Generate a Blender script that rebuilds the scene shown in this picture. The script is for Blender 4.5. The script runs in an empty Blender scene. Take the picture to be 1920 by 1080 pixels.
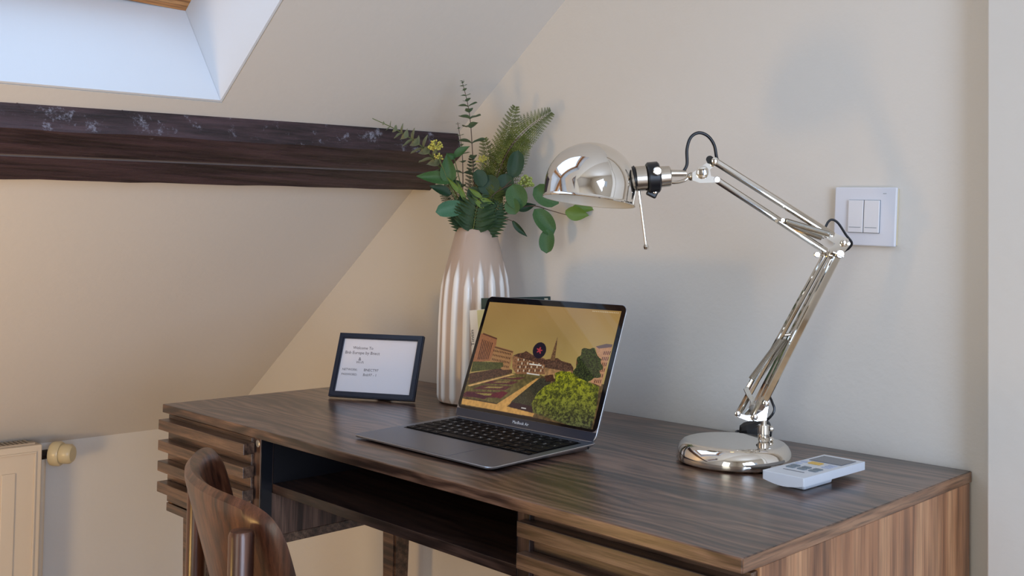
import bpy, bmesh, math, random
import numpy as np
from mathutils import Vector, Matrix
random.seed(7)
PI = math.pi
SC = bpy.context.scene
COL = SC.collection

# ------------------------------------------------------------------ camera
F_PX = 1855.32
YAW, PITCH, ROLL = 0.78844, 0.03117, 0.01601
CAM = Vector((1.70693, -1.38292, 1.03579))
_c, _s = math.cos(YAW), math.sin(YAW)
_f0 = Vector((-_s, _c, 0)); _r0 = Vector((_c, _s, 0)); _u0 = Vector((0, 0, 1))
FWD = _f0 * math.cos(PITCH) + _u0 * math.sin(PITCH)
_u2 = -_f0 * math.sin(PITCH) + _u0 * math.cos(PITCH)
RGT = _r0 * math.cos(ROLL) + _u2 * math.sin(ROLL)
UPV = -_r0 * math.sin(ROLL) + _u2 * math.cos(ROLL)
cd = bpy.data.cameras.new('camera'); cam = bpy.data.objects.new('camera', cd); COL.objects.link(cam)
cd.sensor_fit = 'HORIZONTAL'; cd.sensor_width = 36.0; cd.lens = F_PX / 1920 * 36.0
cd.shift_y = -128.35 / 1920
cd.clip_start = 0.05; cd.clip_end = 60
cam.matrix_world = Matrix(((RGT.x, UPV.x, -FWD.x, CAM.x), (RGT.y, UPV.y, -FWD.y, CAM.y), (RGT.z, UPV.z, -FWD.z, CAM.z), (0, 0, 0, 1)))
SC.camera = cam

# ------------------------------------------------------------------ world, lights, exposure
SC.view_settings.view_transform = 'Standard'; SC.view_settings.look = 'None'
SC.view_settings.exposure = -0.05; SC.view_settings.gamma = 1.0
SC.view_settings.use_curve_mapping = False
w = bpy.data.worlds.new('world'); SC.world = w; w.use_nodes = True
bgn = w.node_tree.nodes['Background']
bgn.inputs[0].default_value = (0.62, 0.76, 1.0, 1); bgn.inputs[1].default_value = 0.65

def area(name, loc, look, sx, sy, power, color):
    l = bpy.data.lights.new(name, 'AREA'); l.shape = 'RECTANGLE'; l.size = sx; l.size_y = sy
    l.energy = power; l.color = color
    o = bpy.data.objects.new(name, l); COL.objects.link(o)
    o.location = loc; o.rotation_euler = (Vector(look) - Vector(loc)).to_track_quat('-Z', 'Z').to_euler()
    return o
# slope of the roof: s runs up the slope, y along the room
ANG = math.radians(37.85); CA, SA = math.cos(ANG), math.sin(ANG)
def SL(s, y, d=0.0):      # point on the slope; d = distance behind it (outside)
    return Vector((-0.795 + s * CA - d * SA, y, 0.552 + s * SA + d * CA))
area('daylight_skylight', SL(1.70, -0.98, 0.36), SL(1.70, -0.98, 0.0), 0.84, 0.98, 5.6, (0.48, 0.66, 0.90))
area('daylight_side_window', (3.93, -1.7, 1.05), (0.6, -0.9, 1.0), 1.8, 1.3, 69, (0.62, 0.78, 1.04))
area('daylight_front_window', (2.15, -3.93, 1.05), (1.6, 0, 1.0), 0.9, 1.8, 17, (1.0, 0.98, 0.84))
area('warm_fill_light', (0.3, -1.7, 0.5), (-0.4, -0.8, 1.0), 0.25, 0.25, 6.5, (1.0, 0.60, 0.20))  # unseen warm fill, added to brighten the slope and low wall

# ------------------------------------------------------------------ materials
def lin(r, g, b):
    f = lambda c: (c / 255 / 12.92) if c / 255 <= 0.04045 else ((c / 255 + 0.055) / 1.055) ** 2.4
    return (f(r), f(g), f(b), 1)
def base(name):
    m = bpy.data.materials.new(name); m.use_nodes = True
    return m, m.node_tree, m.node_tree.nodes['Principled BSDF']
def plain(name, col, rough=0.5, metal=0.0, bump=0.0, bscale=200, coat=0.0, var=0.0, spec=0.5, subs=0.0, vscale=6.0):
    m, t, b = base(name)
    b.inputs['Base Color'].default_value = col; b.inputs['Roughness'].default_value = rough
    b.inputs['Metallic'].default_value = metal; b.inputs['Coat Weight'].default_value = coat
    b.inputs['Specular IOR Level'].default_value = spec
    tc = t.nodes.new('ShaderNodeTexCoord')
    n = t.nodes.new('ShaderNodeTexNoise'); n.inputs['Scale'].default_value = vscale; n.inputs['Detail'].default_value = 5
    t.links.new(tc.outputs['Object'], n.inputs['Vector'])
    mx = t.nodes.new('ShaderNodeMix'); mx.data_type = 'RGBA'
    v = max(var, 0.01)
    mx.inputs[6].default_value = tuple(c * (1 - v) for c in col[:3]) + (1,)
    mx.inputs[7].default_value = tuple(min(1, c * (1 + v)) for c in col[:3]) + (1,)
    t.links.new(n.outputs['Fac'], mx.inputs[0]); t.links.new(mx.outputs[2], b.inputs['Base Color'])
    if bump:
        n2 = t.nodes.new('ShaderNodeTexNoise'); n2.inputs['Scale'].default_value = bscale; n2.inputs['Detail'].default_value = 3
        t.links.new(tc.outputs['Object'], n2.inputs['Vector'])
        bp = t.nodes.new('ShaderNodeBump'); bp.inputs['Strength'].default_value = bump; bp.inputs['Distance'].default_value = 0.002
        t.links.new(n2.outputs['Fac'], bp.inputs['Height']); t.links.new(bp.outputs[0], b.inputs['Normal'])
    return m
def wood(name, axis, dark, mid, light, rough=0.36, scale=1.0, coat=0.15, fig=1.0, pore=0.5, bandw=26, spec=0.5):
    """axis: 0,1,2 = the direction the grain runs in"""
    m, t, b = base(name)
    tc = t.nodes.new('ShaderNodeTexCoord'); L = t.links.new
    def mapped(along, across):
        mp = t.nodes.new('ShaderNodeMapping'); sc = [across * scale] * 3; sc[axis] = along * scale
        mp.inputs['Scale'].default_value = sc; L(tc.outputs['Object'], mp.inputs['Vector']); return mp
    # growth rings: distance across the grain, bent by a slow figure
    n0 = t.nodes.new('ShaderNodeTexNoise'); n0.inputs['Scale'].default_value = 1.0; n0.inputs['Detail'].default_value = 3; n0.inputs['Roughness'].default_value = 0.45
    L(mapped(2.2, 7.0).outputs[0], n0.inputs['Vector'])
    sp = t.nodes.new('ShaderNodeSeparateXYZ'); L(tc.outputs['Object'], sp.inputs[0])
    oth = [k for k in (0, 1, 2) if k != axis]
    ad = t.nodes.new('ShaderNodeMath'); ad.operation = 'ADD'; L(sp.outputs[oth[0]], ad.inputs[0]); L(sp.outputs[oth[1]], ad.inputs[1])
    rg = t.nodes.new('ShaderNodeMath'); rg.operation = 'MULTIPLY'; rg.inputs[1].default_value = 340 * scale; L(ad.outputs[0], rg.inputs[0])
    ml = t.nodes.new('ShaderNodeMath'); ml.operation = 'MULTIPLY_ADD'; ml.inputs[1].default_value = bandw * 2.2 * fig
    L(n0.outputs['Fac'], ml.inputs[0]); L(rg.outputs[0], ml.inputs[2])
    sn = t.nodes.new('ShaderNodeMath'); sn.operation = 'SINE'; L(ml.outputs[0], sn.inputs[0])
    n1 = t.nodes.new('ShaderNodeTexNoise'); n1.inputs['Scale'].default_value = 1.0; n1.inputs['Detail'].default_value = 5; n1.inputs['Roughness'].default_value = 0.55
    L(mapped(2.4, 34).outputs[0], n1.inputs['Vector'])
    n2 = t.nodes.new('ShaderNodeTexNoise'); n2.inputs['Scale'].default_value = 1.0; n2.inputs['Detail'].default_value = 3; n2.inputs['Roughness'].default_value = 0.65
    L(mapped(14.0, 330).outputs[0], n2.inputs['Vector'])
    a = t.nodes.new('ShaderNodeMath'); a.operation = 'MULTIPLY_ADD'; L(sn.outputs[0], a.inputs[0]); a.inputs[1].default_value = 0.065 * fig; L(n1.outputs['Fac'], a.inputs[2])
    cr = t.nodes.new('ShaderNodeValToRGB'); e = cr.color_ramp.elements
    e[0].position = 0.36; e[0].color = dark; e[1].position = 0.64; e[1].color = light
    k = cr.color_ramp.elements.new(0.48); k.color = mid
    L(a.outputs[0], cr.inputs[0])
    mr = t.nodes.new('ShaderNodeMapRange'); mr.inputs[1].default_value = 0.36; mr.inputs[2].default_value = 0.56
    mr.inputs[3].default_value = 1 - pore; mr.inputs[4].default_value = 1.0; L(n2.outputs['Fac'], mr.inputs[0])
    mx = t.nodes.new('ShaderNodeMix'); mx.data_type = 'RGBA'; mx.blend_type = 'MULTIPLY'; mx.inputs[0].default_value = 1
    L(cr.outputs[0], mx.inputs[6]); L(mr.outputs[0], mx.inputs[7]); L(mx.outputs[2], b.inputs['Base Color'])
    bp = t.nodes.new('ShaderNodeBump'); bp.inputs['Strength'].default_value = 0.12; bp.inputs['Distance'].default_value = 0.001
    L(n2.outputs['Fac'], bp.inputs['Height']); L(bp.outputs[0], b.inputs['Normal'])
    b.inputs['Roughness'].default_value = rough; b.inputs['Coat Weight'].default_value = coat; b.inputs['Coat Roughness'].default_value = 0.25
    b.inputs['Specular IOR Level'].default_value = spec
    return m
M = {}
M['wall'] = plain('pale_wall_paint', lin(222, 217, 210), 0.85, bump=0.25, bscale=90, var=0.015, vscale=2)
M['casing'] = plain('white_woodwork_paint', lin(218, 214, 208), 0.55, bump=0.25, bscale=60, var=0.02)
M['reveal'] = plain('skylit_reveal_white', lin(222, 225, 230), 0.7, bump=0.1, bscale=80)  # whiter and bluer than the walls, daylight in the shaft put into colour
M['floor'] = wood('floor_boards', 1, lin(150, 120, 88), lin(186, 154, 118), lin(206, 176, 140), 0.45)
M['pine'] = wood('varnished_pine', 1, lin(168, 104, 52), lin(198, 134, 74), lin(215, 156, 96), 0.35)
WD, WM, WLt = lin(44, 30, 26), lin(90, 65, 53), lin(132, 100, 82)
M['desk_x'] = wood('walnut_veneer_lengthways', 0, WD, WM, WLt, 0.30, 1.0, 0.35, fig=1.3)
M['desk_y'] = wood('walnut_veneer_edge', 1, lin(84, 56, 40), lin(132, 94, 68), lin(160, 120, 90), 0.35, 1.0, 0.2)
M['desk_z'] = wood('walnut_veneer_upright', 2, lin(98, 62, 40), lin(164, 112, 76), lin(204, 154, 112), 0.36, 0.55, 0.2, fig=0.45, pore=0.35)
M['niche'] = plain('niche_shade_black', lin(16, 12, 16), 0.5)  # shade inside the niche put into the colour as near-black
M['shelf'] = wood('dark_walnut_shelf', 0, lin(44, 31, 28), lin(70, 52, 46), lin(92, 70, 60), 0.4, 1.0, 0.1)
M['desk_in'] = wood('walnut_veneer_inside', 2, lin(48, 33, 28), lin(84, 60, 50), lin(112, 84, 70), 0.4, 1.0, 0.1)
M['slat'] = wood('walnut_slat', 0, lin(48, 35, 29), lin(90, 66, 53), lin(122, 94, 75), 0.32, 1.2, 0.3, fig=0.6)
M['chair'] = wood('stained_beech', 2, lin(46, 22, 14), lin(82, 46, 30), lin(112, 70, 48), 0.34, 1.6, 0.3, fig=0.35, pore=0.30)
M['chrome'] = plain('polished_nickel', (0.80, 0.76, 0.70, 1), 0.045, 1.0, var=0.01)
M['satin'] = plain('satin_nickel', (0.62, 0.56, 0.48, 1), 0.24, 1.0, var=0.03)
M['spring'] = plain('spring_steel', (0.55, 0.52, 0.46, 1), 0.22, 1.0)
M['black'] = plain('black_plastic', lin(22, 23, 28), 0.32)
M['cord'] = plain('black_cord', lin(20, 22, 30), 0.3)
M['shade_in'] = plain('white_enamel', lin(236, 232, 222), 0.3)
M['lid'] = plain('space_grey_aluminium', (0.36, 0.37, 0.42, 1), 0.30, 0.9, bump=0.03, bscale=900)
M['deck'] = plain('grey_anodised_deck', (0.23, 0.26, 0.33, 1), 0.36, 0.85, bump=0.03, bscale=900)
M['alu'] = plain('bright_aluminium_edge', (0.60, 0.60, 0.62, 1), 0.28, 0.9)
M['key'] = plain('black_keycap', lin(12, 13, 18), 0.5, spec=0.15)
M['well'] = plain('keyboard_well', lin(8, 9, 12), 0.5, spec=0.15)
M['bezel'] = plain('black_glass_bezel', lin(8, 10, 16), 0.04, spec=0.6)
M['bezel2'] = plain('grey_lower_bezel', lin(46, 52, 66), 0.15)
M['legend'] = plain('white_key_legend', lin(235, 238, 245), 0.5)
M['frame'] = plain('navy_black_frame', lin(26, 34, 52), 0.30, bump=0.05, bscale=150)
M['paper'] = plain('print_paper', lin(226, 224, 232), 0.7)
M['ink'] = plain('printed_ink', lin(46, 40, 58), 0.7)
M['white'] = plain('white_switch_plastic', lin(226, 228, 238), 0.18)
M['rocker'] = plain('white_rocker_plastic', lin(232, 232, 238), 0.3)
M['ivory'] = plain('yellowish_edge', lin(214, 202, 172), 0.4)  # yellowish tone of the box behind the switch plate
M['remote'] = plain('white_remote_plastic', lin(222, 228, 238), 0.3)
M['lcd'] = plain('grey_lcd', lin(96, 102, 116), 0.15)
M['grey_btn'] = plain('grey_button', lin(124, 136, 146), 0.5)
M['yel_btn'] = plain('amber_button', lin(228, 188, 96), 0.5)
M['pale_btn'] = plain('pale_button', lin(188, 198, 222), 0.5)
M['rad'] = plain('cream_radiator_enamel', lin(220, 203, 180), 0.4)
M['grille'] = plain('radiator_grille', lin(190, 172, 150), 0.5)
M['valve'] = plain('aged_ivory_plastic', lin(206, 190, 152), 0.3)
M['dark_fit'] = plain('dark_valve_fitting', lin(50, 40, 34), 0.4, 0.6)
M['book_green'] = plain('dark_green_cloth', lin(52, 72, 70), 0.7, bump=0.2, bscale=600)
M['book_white'] = plain('white_cover', lin(226, 222, 212), 0.5)
M['book_pale'] = plain('pale_green_cover', lin(206, 205, 158), 0.5)
M['pages'] = plain('book_pages', lin(214, 204, 182), 0.8)
M['stem_g'] = plain('green_stem', lin(92, 108, 58), 0.6)
M['stem_b'] = plain('brown_stem', lin(92, 72, 62), 0.6)
M['berry'] = plain('yellow_berries', lin(206, 200, 96), 0.5, var=0.2)
M['berry2'] = plain('pale_green_buds', lin(168, 182, 96), 0.5, var=0.2)
M['screwcap'] = plain('pale_screw_cap', lin(190, 186, 180), 0.3, 0.5)
M['glow'] = plain('white_sun_patch', lin(250, 250, 250), 0.4)  # plain white standing for sunlight on the reveal

def leafmat(name, c, c2, rough=0.42):
    m, t, b = base(name); L = t.links.new
    tc = t.nodes.new('ShaderNodeTexCoord')
    n = t.nodes.new('ShaderNodeTexNoise'); n.inputs['Scale'].default_value = 60; n.inputs['Detail'].default_value = 4
    L(tc.outputs['Object'], n.inputs['Vector'])
    v = t.nodes.new('ShaderNodeTexVoronoi'); v.inputs['Scale'].default_value = 220; v.feature = 'DISTANCE_TO_EDGE'
    L(tc.outputs['Object'], v.inputs['Vector'])
    mx = t.nodes.new('ShaderNodeMix'); mx.data_type = 'RGBA'; mx.inputs[6].default_value = c; mx.inputs[7].default_value = c2
    mr = t.nodes.new('ShaderNodeMapRange'); mr.inputs[1].default_value = .35; mr.inputs[2].default_value = .65; L(n.outputs['Fac'], mr.inputs[0])
    L(mr.outputs[0], mx.inputs[0]); L(mx.outputs[2], b.inputs['Base Color'])
    bp = t.nodes.new('ShaderNodeBump'); bp.inputs['Strength'].default_value = 0.25; bp.inputs['Distance'].default_value = 0.001
    L(v.outputs['Distance'], bp.inputs['Height']); L(bp.outputs[0], b.inputs['Normal'])
    b.inputs['Roughness'].default_value = rough; b.inputs['Specular IOR Level'].default_value = 0.4
    return m
M['leaf_big'] = leafmat('broad_leaf_green', lin(44, 82, 44), lin(78, 116, 66))
M['leaf_dark'] = leafmat('dark_leaf_green', lin(28, 56, 38), lin(50, 80, 54))
M['leaf_teal'] = leafmat('blue_green_leaf', lin(56, 104, 80), lin(88, 134, 106))
M['leaf_lime'] = leafmat('lime_leaf', lin(84, 112, 44), lin(112, 140, 58))
M['euc'] = leafmat('grey_green_eucalyptus', lin(80, 108, 82), lin(112, 136, 104), 0.5)
M['euc_pale'] = leafmat('pale_olive_eucalyptus', lin(128, 138, 104), lin(160, 164, 130), 0.5)
M['fern'] = leafmat('olive_fern_green', lin(74, 86, 32), lin(116, 124, 60), 0.5)
M['fern_d'] = leafmat('deep_fern_green', lin(30, 56, 34), lin(54, 84, 48), 0.5)

def beam_mat(name='blackened_oak', s0=.64, s1=.74, sc=lin(150, 142, 146), rough=0.36):
    m, t, b = base(name); L = t.links.new
    tc = t.nodes.new('ShaderNodeTexCoord')
    mp = t.nodes.new('ShaderNodeMapping'); mp.inputs['Scale'].default_value = (60, 4, 60); L(tc.outputs['Object'], mp.inputs['Vector'])
    n = t.nodes.new('ShaderNodeTexNoise'); n.inputs['Scale'].default_value = 1; n.inputs['Detail'].default_value = 8; n.inputs['Roughness'].default_value = 0.7
    L(mp.outputs[0], n.inputs['Vector'])
    cr = t.nodes.new('ShaderNodeValToRGB'); e = cr.color_ramp.elements
    e[0].position = 0.38; e[0].color = lin(26, 18, 26); e[1].position = 0.72; e[1].color = lin(88, 66, 74)
    L(n.outputs['Fac'], cr.inputs[0])
    n2 = t.nodes.new('ShaderNodeTexNoise'); n2.inputs['Scale'].default_value = 26; n2.inputs['Detail'].default_value = 8; n2.inputs['Roughness'].default_value = 0.8
    L(tc.outputs['Object'], n2.inputs['Vector'])
    mr = t.nodes.new('ShaderNodeMapRange'); mr.inputs[1].default_value = s0; mr.inputs[2].default_value = s1; L(n2.outputs['Fac'], mr.inputs[0])
    mx = t.nodes.new('ShaderNodeMix'); mx.data_type = 'RGBA'; mx.inputs[7].default_value = sc
    L(mr.outputs[0], mx.inputs[0]); L(cr.outputs[0], mx.inputs[6]); L(mx.outputs[2], b.inputs['Base Color'])
    bp = t.nodes.new('ShaderNodeBump'); bp.inputs['Strength'].default_value = 0.9; bp.inputs['Distance'].default_value = 0.004
    L(n.outputs['Fac'], bp.inputs['Height']); L(bp.outputs[0], b.inputs['Normal'])
    b.inputs['Roughness'].default_value = rough
    return m
M['beam'] = beam_mat()
M['beam_top'] = beam_mat('scuffed_blackened_oak', .57, .70, lin(166, 168, 186), 0.30)
M['crack'] = plain('dusty_crack', lin(104, 96, 96), 0.9)

def vase_mat():
    m, t, b = base('two_tone_glaze'); L = t.links.new
    at = t.nodes.new('ShaderNodeAttribute'); at.attribute_name = 'ridge'
    mx = t.nodes.new('ShaderNodeMix'); mx.data_type = 'RGBA'
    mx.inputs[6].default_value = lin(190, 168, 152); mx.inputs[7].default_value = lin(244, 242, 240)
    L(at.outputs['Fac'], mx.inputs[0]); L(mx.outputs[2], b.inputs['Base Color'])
    b.inputs['Roughness'].default_value = 0.28; b.inputs['Coat Weight'].default_value = 0.4; b.inputs['Coat Roughness'].default_value = 0.12
    return m
M['vase'] = vase_mat()
M['vase_in'] = plain('vase_inside', lin(110, 92, 82), 0.7)
def glass_mat(name, gloss):
    m = bpy.data.materials.new(name); m.use_nodes = True; t = m.node_tree; t.nodes.clear()
    o = t.nodes.new('ShaderNodeOutputMaterial'); tr = t.nodes.new('ShaderNodeBsdfTransparent'); g = t.nodes.new('ShaderNodeBsdfGlossy')
    g.inputs['Roughness'].default_value = 0.02
    fr = t.nodes.new('ShaderNodeFresnel'); fr.inputs[0].default_value = gloss
    ge = t.nodes.new('ShaderNodeNewGeometry'); fm = t.nodes.new('ShaderNodeMath'); fm.operation = 'SUBTRACT'; fm.inputs[0].default_value = 1.0
    t.links.new(ge.outputs['Backfacing'], fm.inputs[1])       # only the outer faces of a thin pane reflect
    pm = t.nodes.new('ShaderNodeMath'); pm.operation = 'MULTIPLY'; t.links.new(fr.outputs[0], pm.inputs[0]); t.links.new(fm.outputs[0], pm.inputs[1])
    mx = t.nodes.new('ShaderNodeMixShader'); t.links.new(pm.outputs[0], mx.inputs[0]); t.links.new(tr.outputs[0], mx.inputs[1]); t.links.new(g.outputs[0], mx.inputs[2])
    t.links.new(mx.outputs[0], o.inputs[0]); return m
M['glass'] = glass_mat('clear_glass', 1.5)

# ------------------------------------------------------------------ helpers
WM_ = {}     # object -> world matrix (no updates needed)
def world(o): return WM_.get(o.name, Matrix.Identity(4))
def thing(name, label, cat, loc=(0, 0, 0), rz=0.0, group=None):
    o = bpy.data.objects.new(name, None); COL.objects.link(o)
    o.empty_display_size = 0.05; o.location = loc; o.rotation_euler = (0, 0, rz)
    o['label'] = label; o['category'] = cat
    if group: o['group'] = group
    WM_[o.name] = Matrix.Translation(Vector(loc)) @ Matrix.Rotation(rz, 4, 'Z')
    return o
def obj(name, bm, mat, parent=None, smooth=False, keep=False, label=None):
    """bm holds WORLD coordinates; stored relative to the parent"""
    me = bpy.data.meshes.new(name)
    Mi = world(parent).inverted() if parent else Matrix.Identity(4)
    if not keep: bm.transform(Mi)
    bm.to_mesh(me); bm.free()
    for x in (mat if isinstance(mat, (list, tuple)) else [mat]): me.materials.append(x)
    if smooth:
        for p in me.polygons: p.use_smooth = True
        me.set_sharp_from_angle(angle=math.radians(38))
    o = bpy.data.objects.new(name, me); COL.objects.link(o)
    if parent: o.parent = parent; WM_[o.name] = world(parent)
    if label: o['label'] = label
    return o
def copy_at(o, parent, mtx_world, name=None):
    """copy of a mesh object sharing its data, placed by a world matrix"""
    c = bpy.data.objects.new(name or o.name.split('.')[0], o.data); COL.objects.link(c)
    c.parent = parent; c.matrix_basis = world(parent).inverted() @ mtx_world
    return c
def struct(o): o['kind'] = 'structure'; return o
def stuff(o): o['kind'] = 'stuff'; return o
def BM(): return bmesh.new()
def add_box(bm, lo, hi, bev=0.0, mtx=None, seg=2):
    lo = Vector(lo); hi = Vector(hi); c = (lo + hi) / 2; d = hi - lo
    b2 = bmesh.new(); bmesh.ops.create_cube(b2, size=1.0)
    bmesh.ops.scale(b2, vec=d, verts=b2.verts)
    if bev: bmesh.ops.bevel(b2, geom=b2.edges[:], offset=bev, segments=seg, affect='EDGES', profile=0.5)
    bmesh.ops.translate(b2, vec=c, verts=b2.verts)
    if mtx is not None: b2.transform(mtx)
    merge(bm, b2); return bm
def merge(bm, b2):
    me = bpy.data.meshes.new('tmp'); b2.to_mesh(me); b2.free(); bm.from_mesh(me); bpy.data.meshes.remove(me)
def box(lo, hi, bev=0.0, mtx=None, seg=2): return add_box(BM(), lo, hi, bev, mtx, seg)
def frame_from(z, hint=Vector((0, 0, 1))):
    z = z.normalized()
    if abs(z.dot(hint)) > 0.98: hint = Vector((1, 0, 0))
    x = hint.cross(z).normalized(); y = z.cross(x)
    return x, y, z
def bar(p0, p1, wdt, dep, wdir, bev=0.0, bm=None):
    """box from p0 to p1; width along wdir (projected), depth across"""
    p0 = Vector(p0); p1 = Vector(p1); z = (p1 - p0); l = z.length; z.normalize()
    x = (wdir - z * wdir.dot(z)).normalized(); y = z.cross(x)
    m = Matrix(((x.x, y.x, z.x, p0.x), (x.y, y.y, z.y, p0.y), (x.z, y.z, z.z, p0.z), (0, 0, 0, 1)))
    return add_box(bm or BM(), (-wdt / 2, -dep / 2, 0), (wdt / 2, dep / 2, l), bev, m)
def lathe(prof, mtx=None, n=48, bm=None, cap=True):
    bm = bm or BM(); rings = []
    for r, z in prof:
        if r < 1e-6: rings.append([bm.verts.new((0, 0, z))])
        else: rings.append([bm.verts.new((r * math.cos(2 * PI * i / n), r * math.sin(2 * PI * i / n), z)) for i in range(n)])
    for a, b in zip(rings, rings[1:]):
        for i in range(n):
            j = (i + 1) % n
            if len(a) == 1 and len(b) == 1: continue
            if len(a) == 1: bm.faces.new((a[0], b[j], b[i])[::-1])
            elif len(b) == 1: bm.faces.new((a[i], a[j], b[0]))
            else: bm.faces.new((a[i], a[j], b[j], b[i]))
    if cap:
        if len(rings[0]) > 1: bm.faces.new(rings[0][::-1])
        if len(rings[-1]) > 1: bm.faces.new(rings[-1])
    vs = [v for r in rings for v in r]
    if mtx is not None: bmesh.ops.transform(bm, matrix=mtx, verts=vs)
    return bm
def mat_axis(p, z, hint=Vector((0, 0, 1))):
    x, y, z = frame_from(Vector(z), hint); p = Vector(p)
    return Matrix(((x.x, y.x, z.x, p.x), (x.y, y.y, z.y, p.y), (x.z, y.z, z.z, p.z), (0, 0, 0, 1)))
def cyl(p0, p1, r, r1=None, n=20, bm=None, bev=0.0):
    p0 = Vector(p0); p1 = Vector(p1); l = (p1 - p0).length; r1 = r if r1 is None else r1
    pr = [(0, 0), (r - bev, 0), (r, bev), (r1, l - bev), (r1 - bev, l), (0, l)] if bev else [(0, 0), (r, 0), (r1, l), (0, l)]
    return lathe(pr, mat_axis(p0, p1 - p0), n, bm, cap=False)
def smooth_path(pts, n=8):
    pts = [Vector(p) for p in pts]; out = []
    for i in range(len(pts) - 1):
        p0 = pts[max(i - 1, 0)]; p1 = pts[i]; p2 = pts[i + 1]; p3 = pts[min(i + 2, len(pts) - 1)]
        for k in range(n):
            t = k / n
            out.append(0.5 * ((2 * p1) + (p2 - p0) * t + (2 * p0 - 5 * p1 + 4 * p2 - p3) * t * t + (3 * p1 - p0 - 3 * p2 + p3) * t ** 3))
    out.append(pts[-1]); return out
def tube(pts, r, n=8, bm=None, r1=None):
    bm = bm or BM(); pts = [Vector(p) for p in pts]; rings = []; x = None
    for i, p in enumerate(pts):
        d = (pts[min(i + 1, len(pts) - 1)] - pts[max(i - 1, 0)]).normalized()
        if x is None: x, y, _ = frame_from(d)
        else:
            x = (x - d * x.dot(d)).normalized(); y = d.cross(x)
        rr = r if r1 is None else r + (r1 - r) * i / (len(pts) - 1)
        rings.append([bm.verts.new(p + (x * math.cos(2 * PI * k / n) + y * math.sin(2 * PI * k / n)) * rr) for k in range(n)])
    for a, b in zip(rings, rings[1:]):
        for k in range(n): bm.faces.new((a[k], a[(k + 1) % n], b[(k + 1) % n], b[k]))
    bm.faces.new(rings[0][::-1]); bm.faces.new(rings[-1]); return bm
def prism(poly, off, bm=None):
    """polygon (list of world points) extruded by the vector off"""
    bm = bm or BM(); off = Vector(off)
    a = [bm.verts.new(Vector(p)) for p in poly]; b = [bm.verts.new(Vector(p) + off) for p in poly]
    n = len(poly); bm.faces.new(a[::-1]); bm.faces.new(b)
    for i in range(n): bm.faces.new((a[i], a[(i + 1) % n], b[(i + 1) % n], b[i]))
    bmesh.ops.recalc_face_normals(bm, faces=bm.faces[:]); return bm
def text_bm(s, size, mtx, bm=None, ext=0.0, align='LEFT'):
    cu = bpy.data.curves.new('t', 'FONT'); cu.body = s; cu.size = size; cu.extrude = ext; cu.resolution_u = 2; cu.align_x = align
    o = bpy.data.objects.new('t', cu); COL.objects.link(o)
    dg = bpy.context.evaluated_depsgraph_get(); me = bpy.data.meshes.new_from_object(o.evaluated_get(dg))
    b2 = bmesh.new(); b2.from_mesh(me); b2.transform(mtx)
    bpy.data.objects.remove(o); bpy.data.curves.remove(cu); bpy.data.meshes.remove(me)
    bm = bm or BM(); merge(bm, b2); return bm
def basis(o, x, y, z):
    return Matrix(((x.x, y.x, z.x, o.x), (x.y, y.y, z.y, o.y), (x.z, y.z, z.z, o.z), (0, 0, 0, 1)))
def at(px, py, dep):
    """world point seen at a photo pixel, dep metres in front of the camera"""
    return CAM + (FWD + RGT * ((px - 960) / F_PX) - UPV * ((py - 411.65) / F_PX)) * dep
def on_z(px, py, z):
    d = FWD + RGT * ((px - 960) / F_PX) - UPV * ((py - 411.65) / F_PX); return CAM + d * ((z - CAM.z) / d.z)
def depth_of(p): return (Vector(p) - CAM).dot(FWD)

Z0 = 0.75            # desk top
WY = 0.006           # back wall plane

# ------------------------------------------------------------------ room
XR, YF, ZC = 4.0, -4.0, 2.5
xs_top = -0.795 + (ZC - 0.552) / SA * CA
def wall_poly(y): return [(-0.795, y, 0), (XR, y, 0), (XR, y, ZC), (xs_top, y, ZC), (-0.795, y, 0.552)]
struct(obj('wall_back', prism(wall_poly(WY), (0, 0.12, 0)), M['wall']))
struct(obj('wall_left', box((-0.915, YF, 0), (-0.795, WY, 0.552)), M['wall']))
struct(obj('floor', box((-0.915, YF - 0.12, -0.1), (XR + 0.12, WY + 0.12, 0)), M['floor']))
# far walls with their window openings
bm = BM()
for lo, hi in [((-0.795, YF - .12, 0), (XR, YF, 0.12)), ((-0.795, YF - .12, 1.98), (XR, YF, ZC)), ((-0.795, YF - .12, 0.12), (1.67, YF, 1.98)), ((2.63, YF - .12, 0.12), (XR, YF, 1.98))]:
    add_box(bm, lo, hi)
struct(obj('wall_front', bm, M['wall']))
bm = BM()
for lo, hi in [((XR, YF, 0), (XR + .12, WY, 0.38)), ((XR, YF, 1.82), (XR + .12, WY, ZC)), ((XR, YF, 0.38), (XR + .12, -2.66, 1.82)), ((XR, -0.74, 0.38), (XR + .12, WY, 1.82))]:
    add_box(bm, lo, hi)
struct(obj('wall_right', bm, M['wall']))
def window(name, c, ax, wd, ht, d):
    """casement window; ax = unit vector along its width, d = inward direction"""
    root = struct(thing(name, 'x', 'x', c)); del root['label']; del root['category']
    ax = Vector(ax); d = Vector(d); c = Vector(c); up = Vector((0, 0, 1))
    f = BM()
    for sgn in (-1, 1):
        bar(c + ax * sgn * (wd / 2 - .03) - up * ht / 2, c + ax * sgn * (wd / 2 - .03) + up * ht / 2, .06, .06, ax, bm=f)
        bar(c + up * sgn * (ht / 2 - .03) - ax * (wd / 2 - .06), c + up * sgn * (ht / 2 - .03) + ax * (wd / 2 - .06), .06, .06, up, bm=f)
    bar(c - up * (ht / 2 - .06), c + up * (ht / 2 - .06), .05, .05, ax, bm=f)
    obj('window_frame', f, M['casing'], root)
    obj('pane', bar(c - up * (ht / 2 - .05), c + up * (ht / 2 - .05), wd - .1, .004, ax), M['glass'], root)
window('window_2', (2.15, YF - .07, 1.05), (1, 0, 0), 0.96, 1.86, (0, 1, 0))
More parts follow.
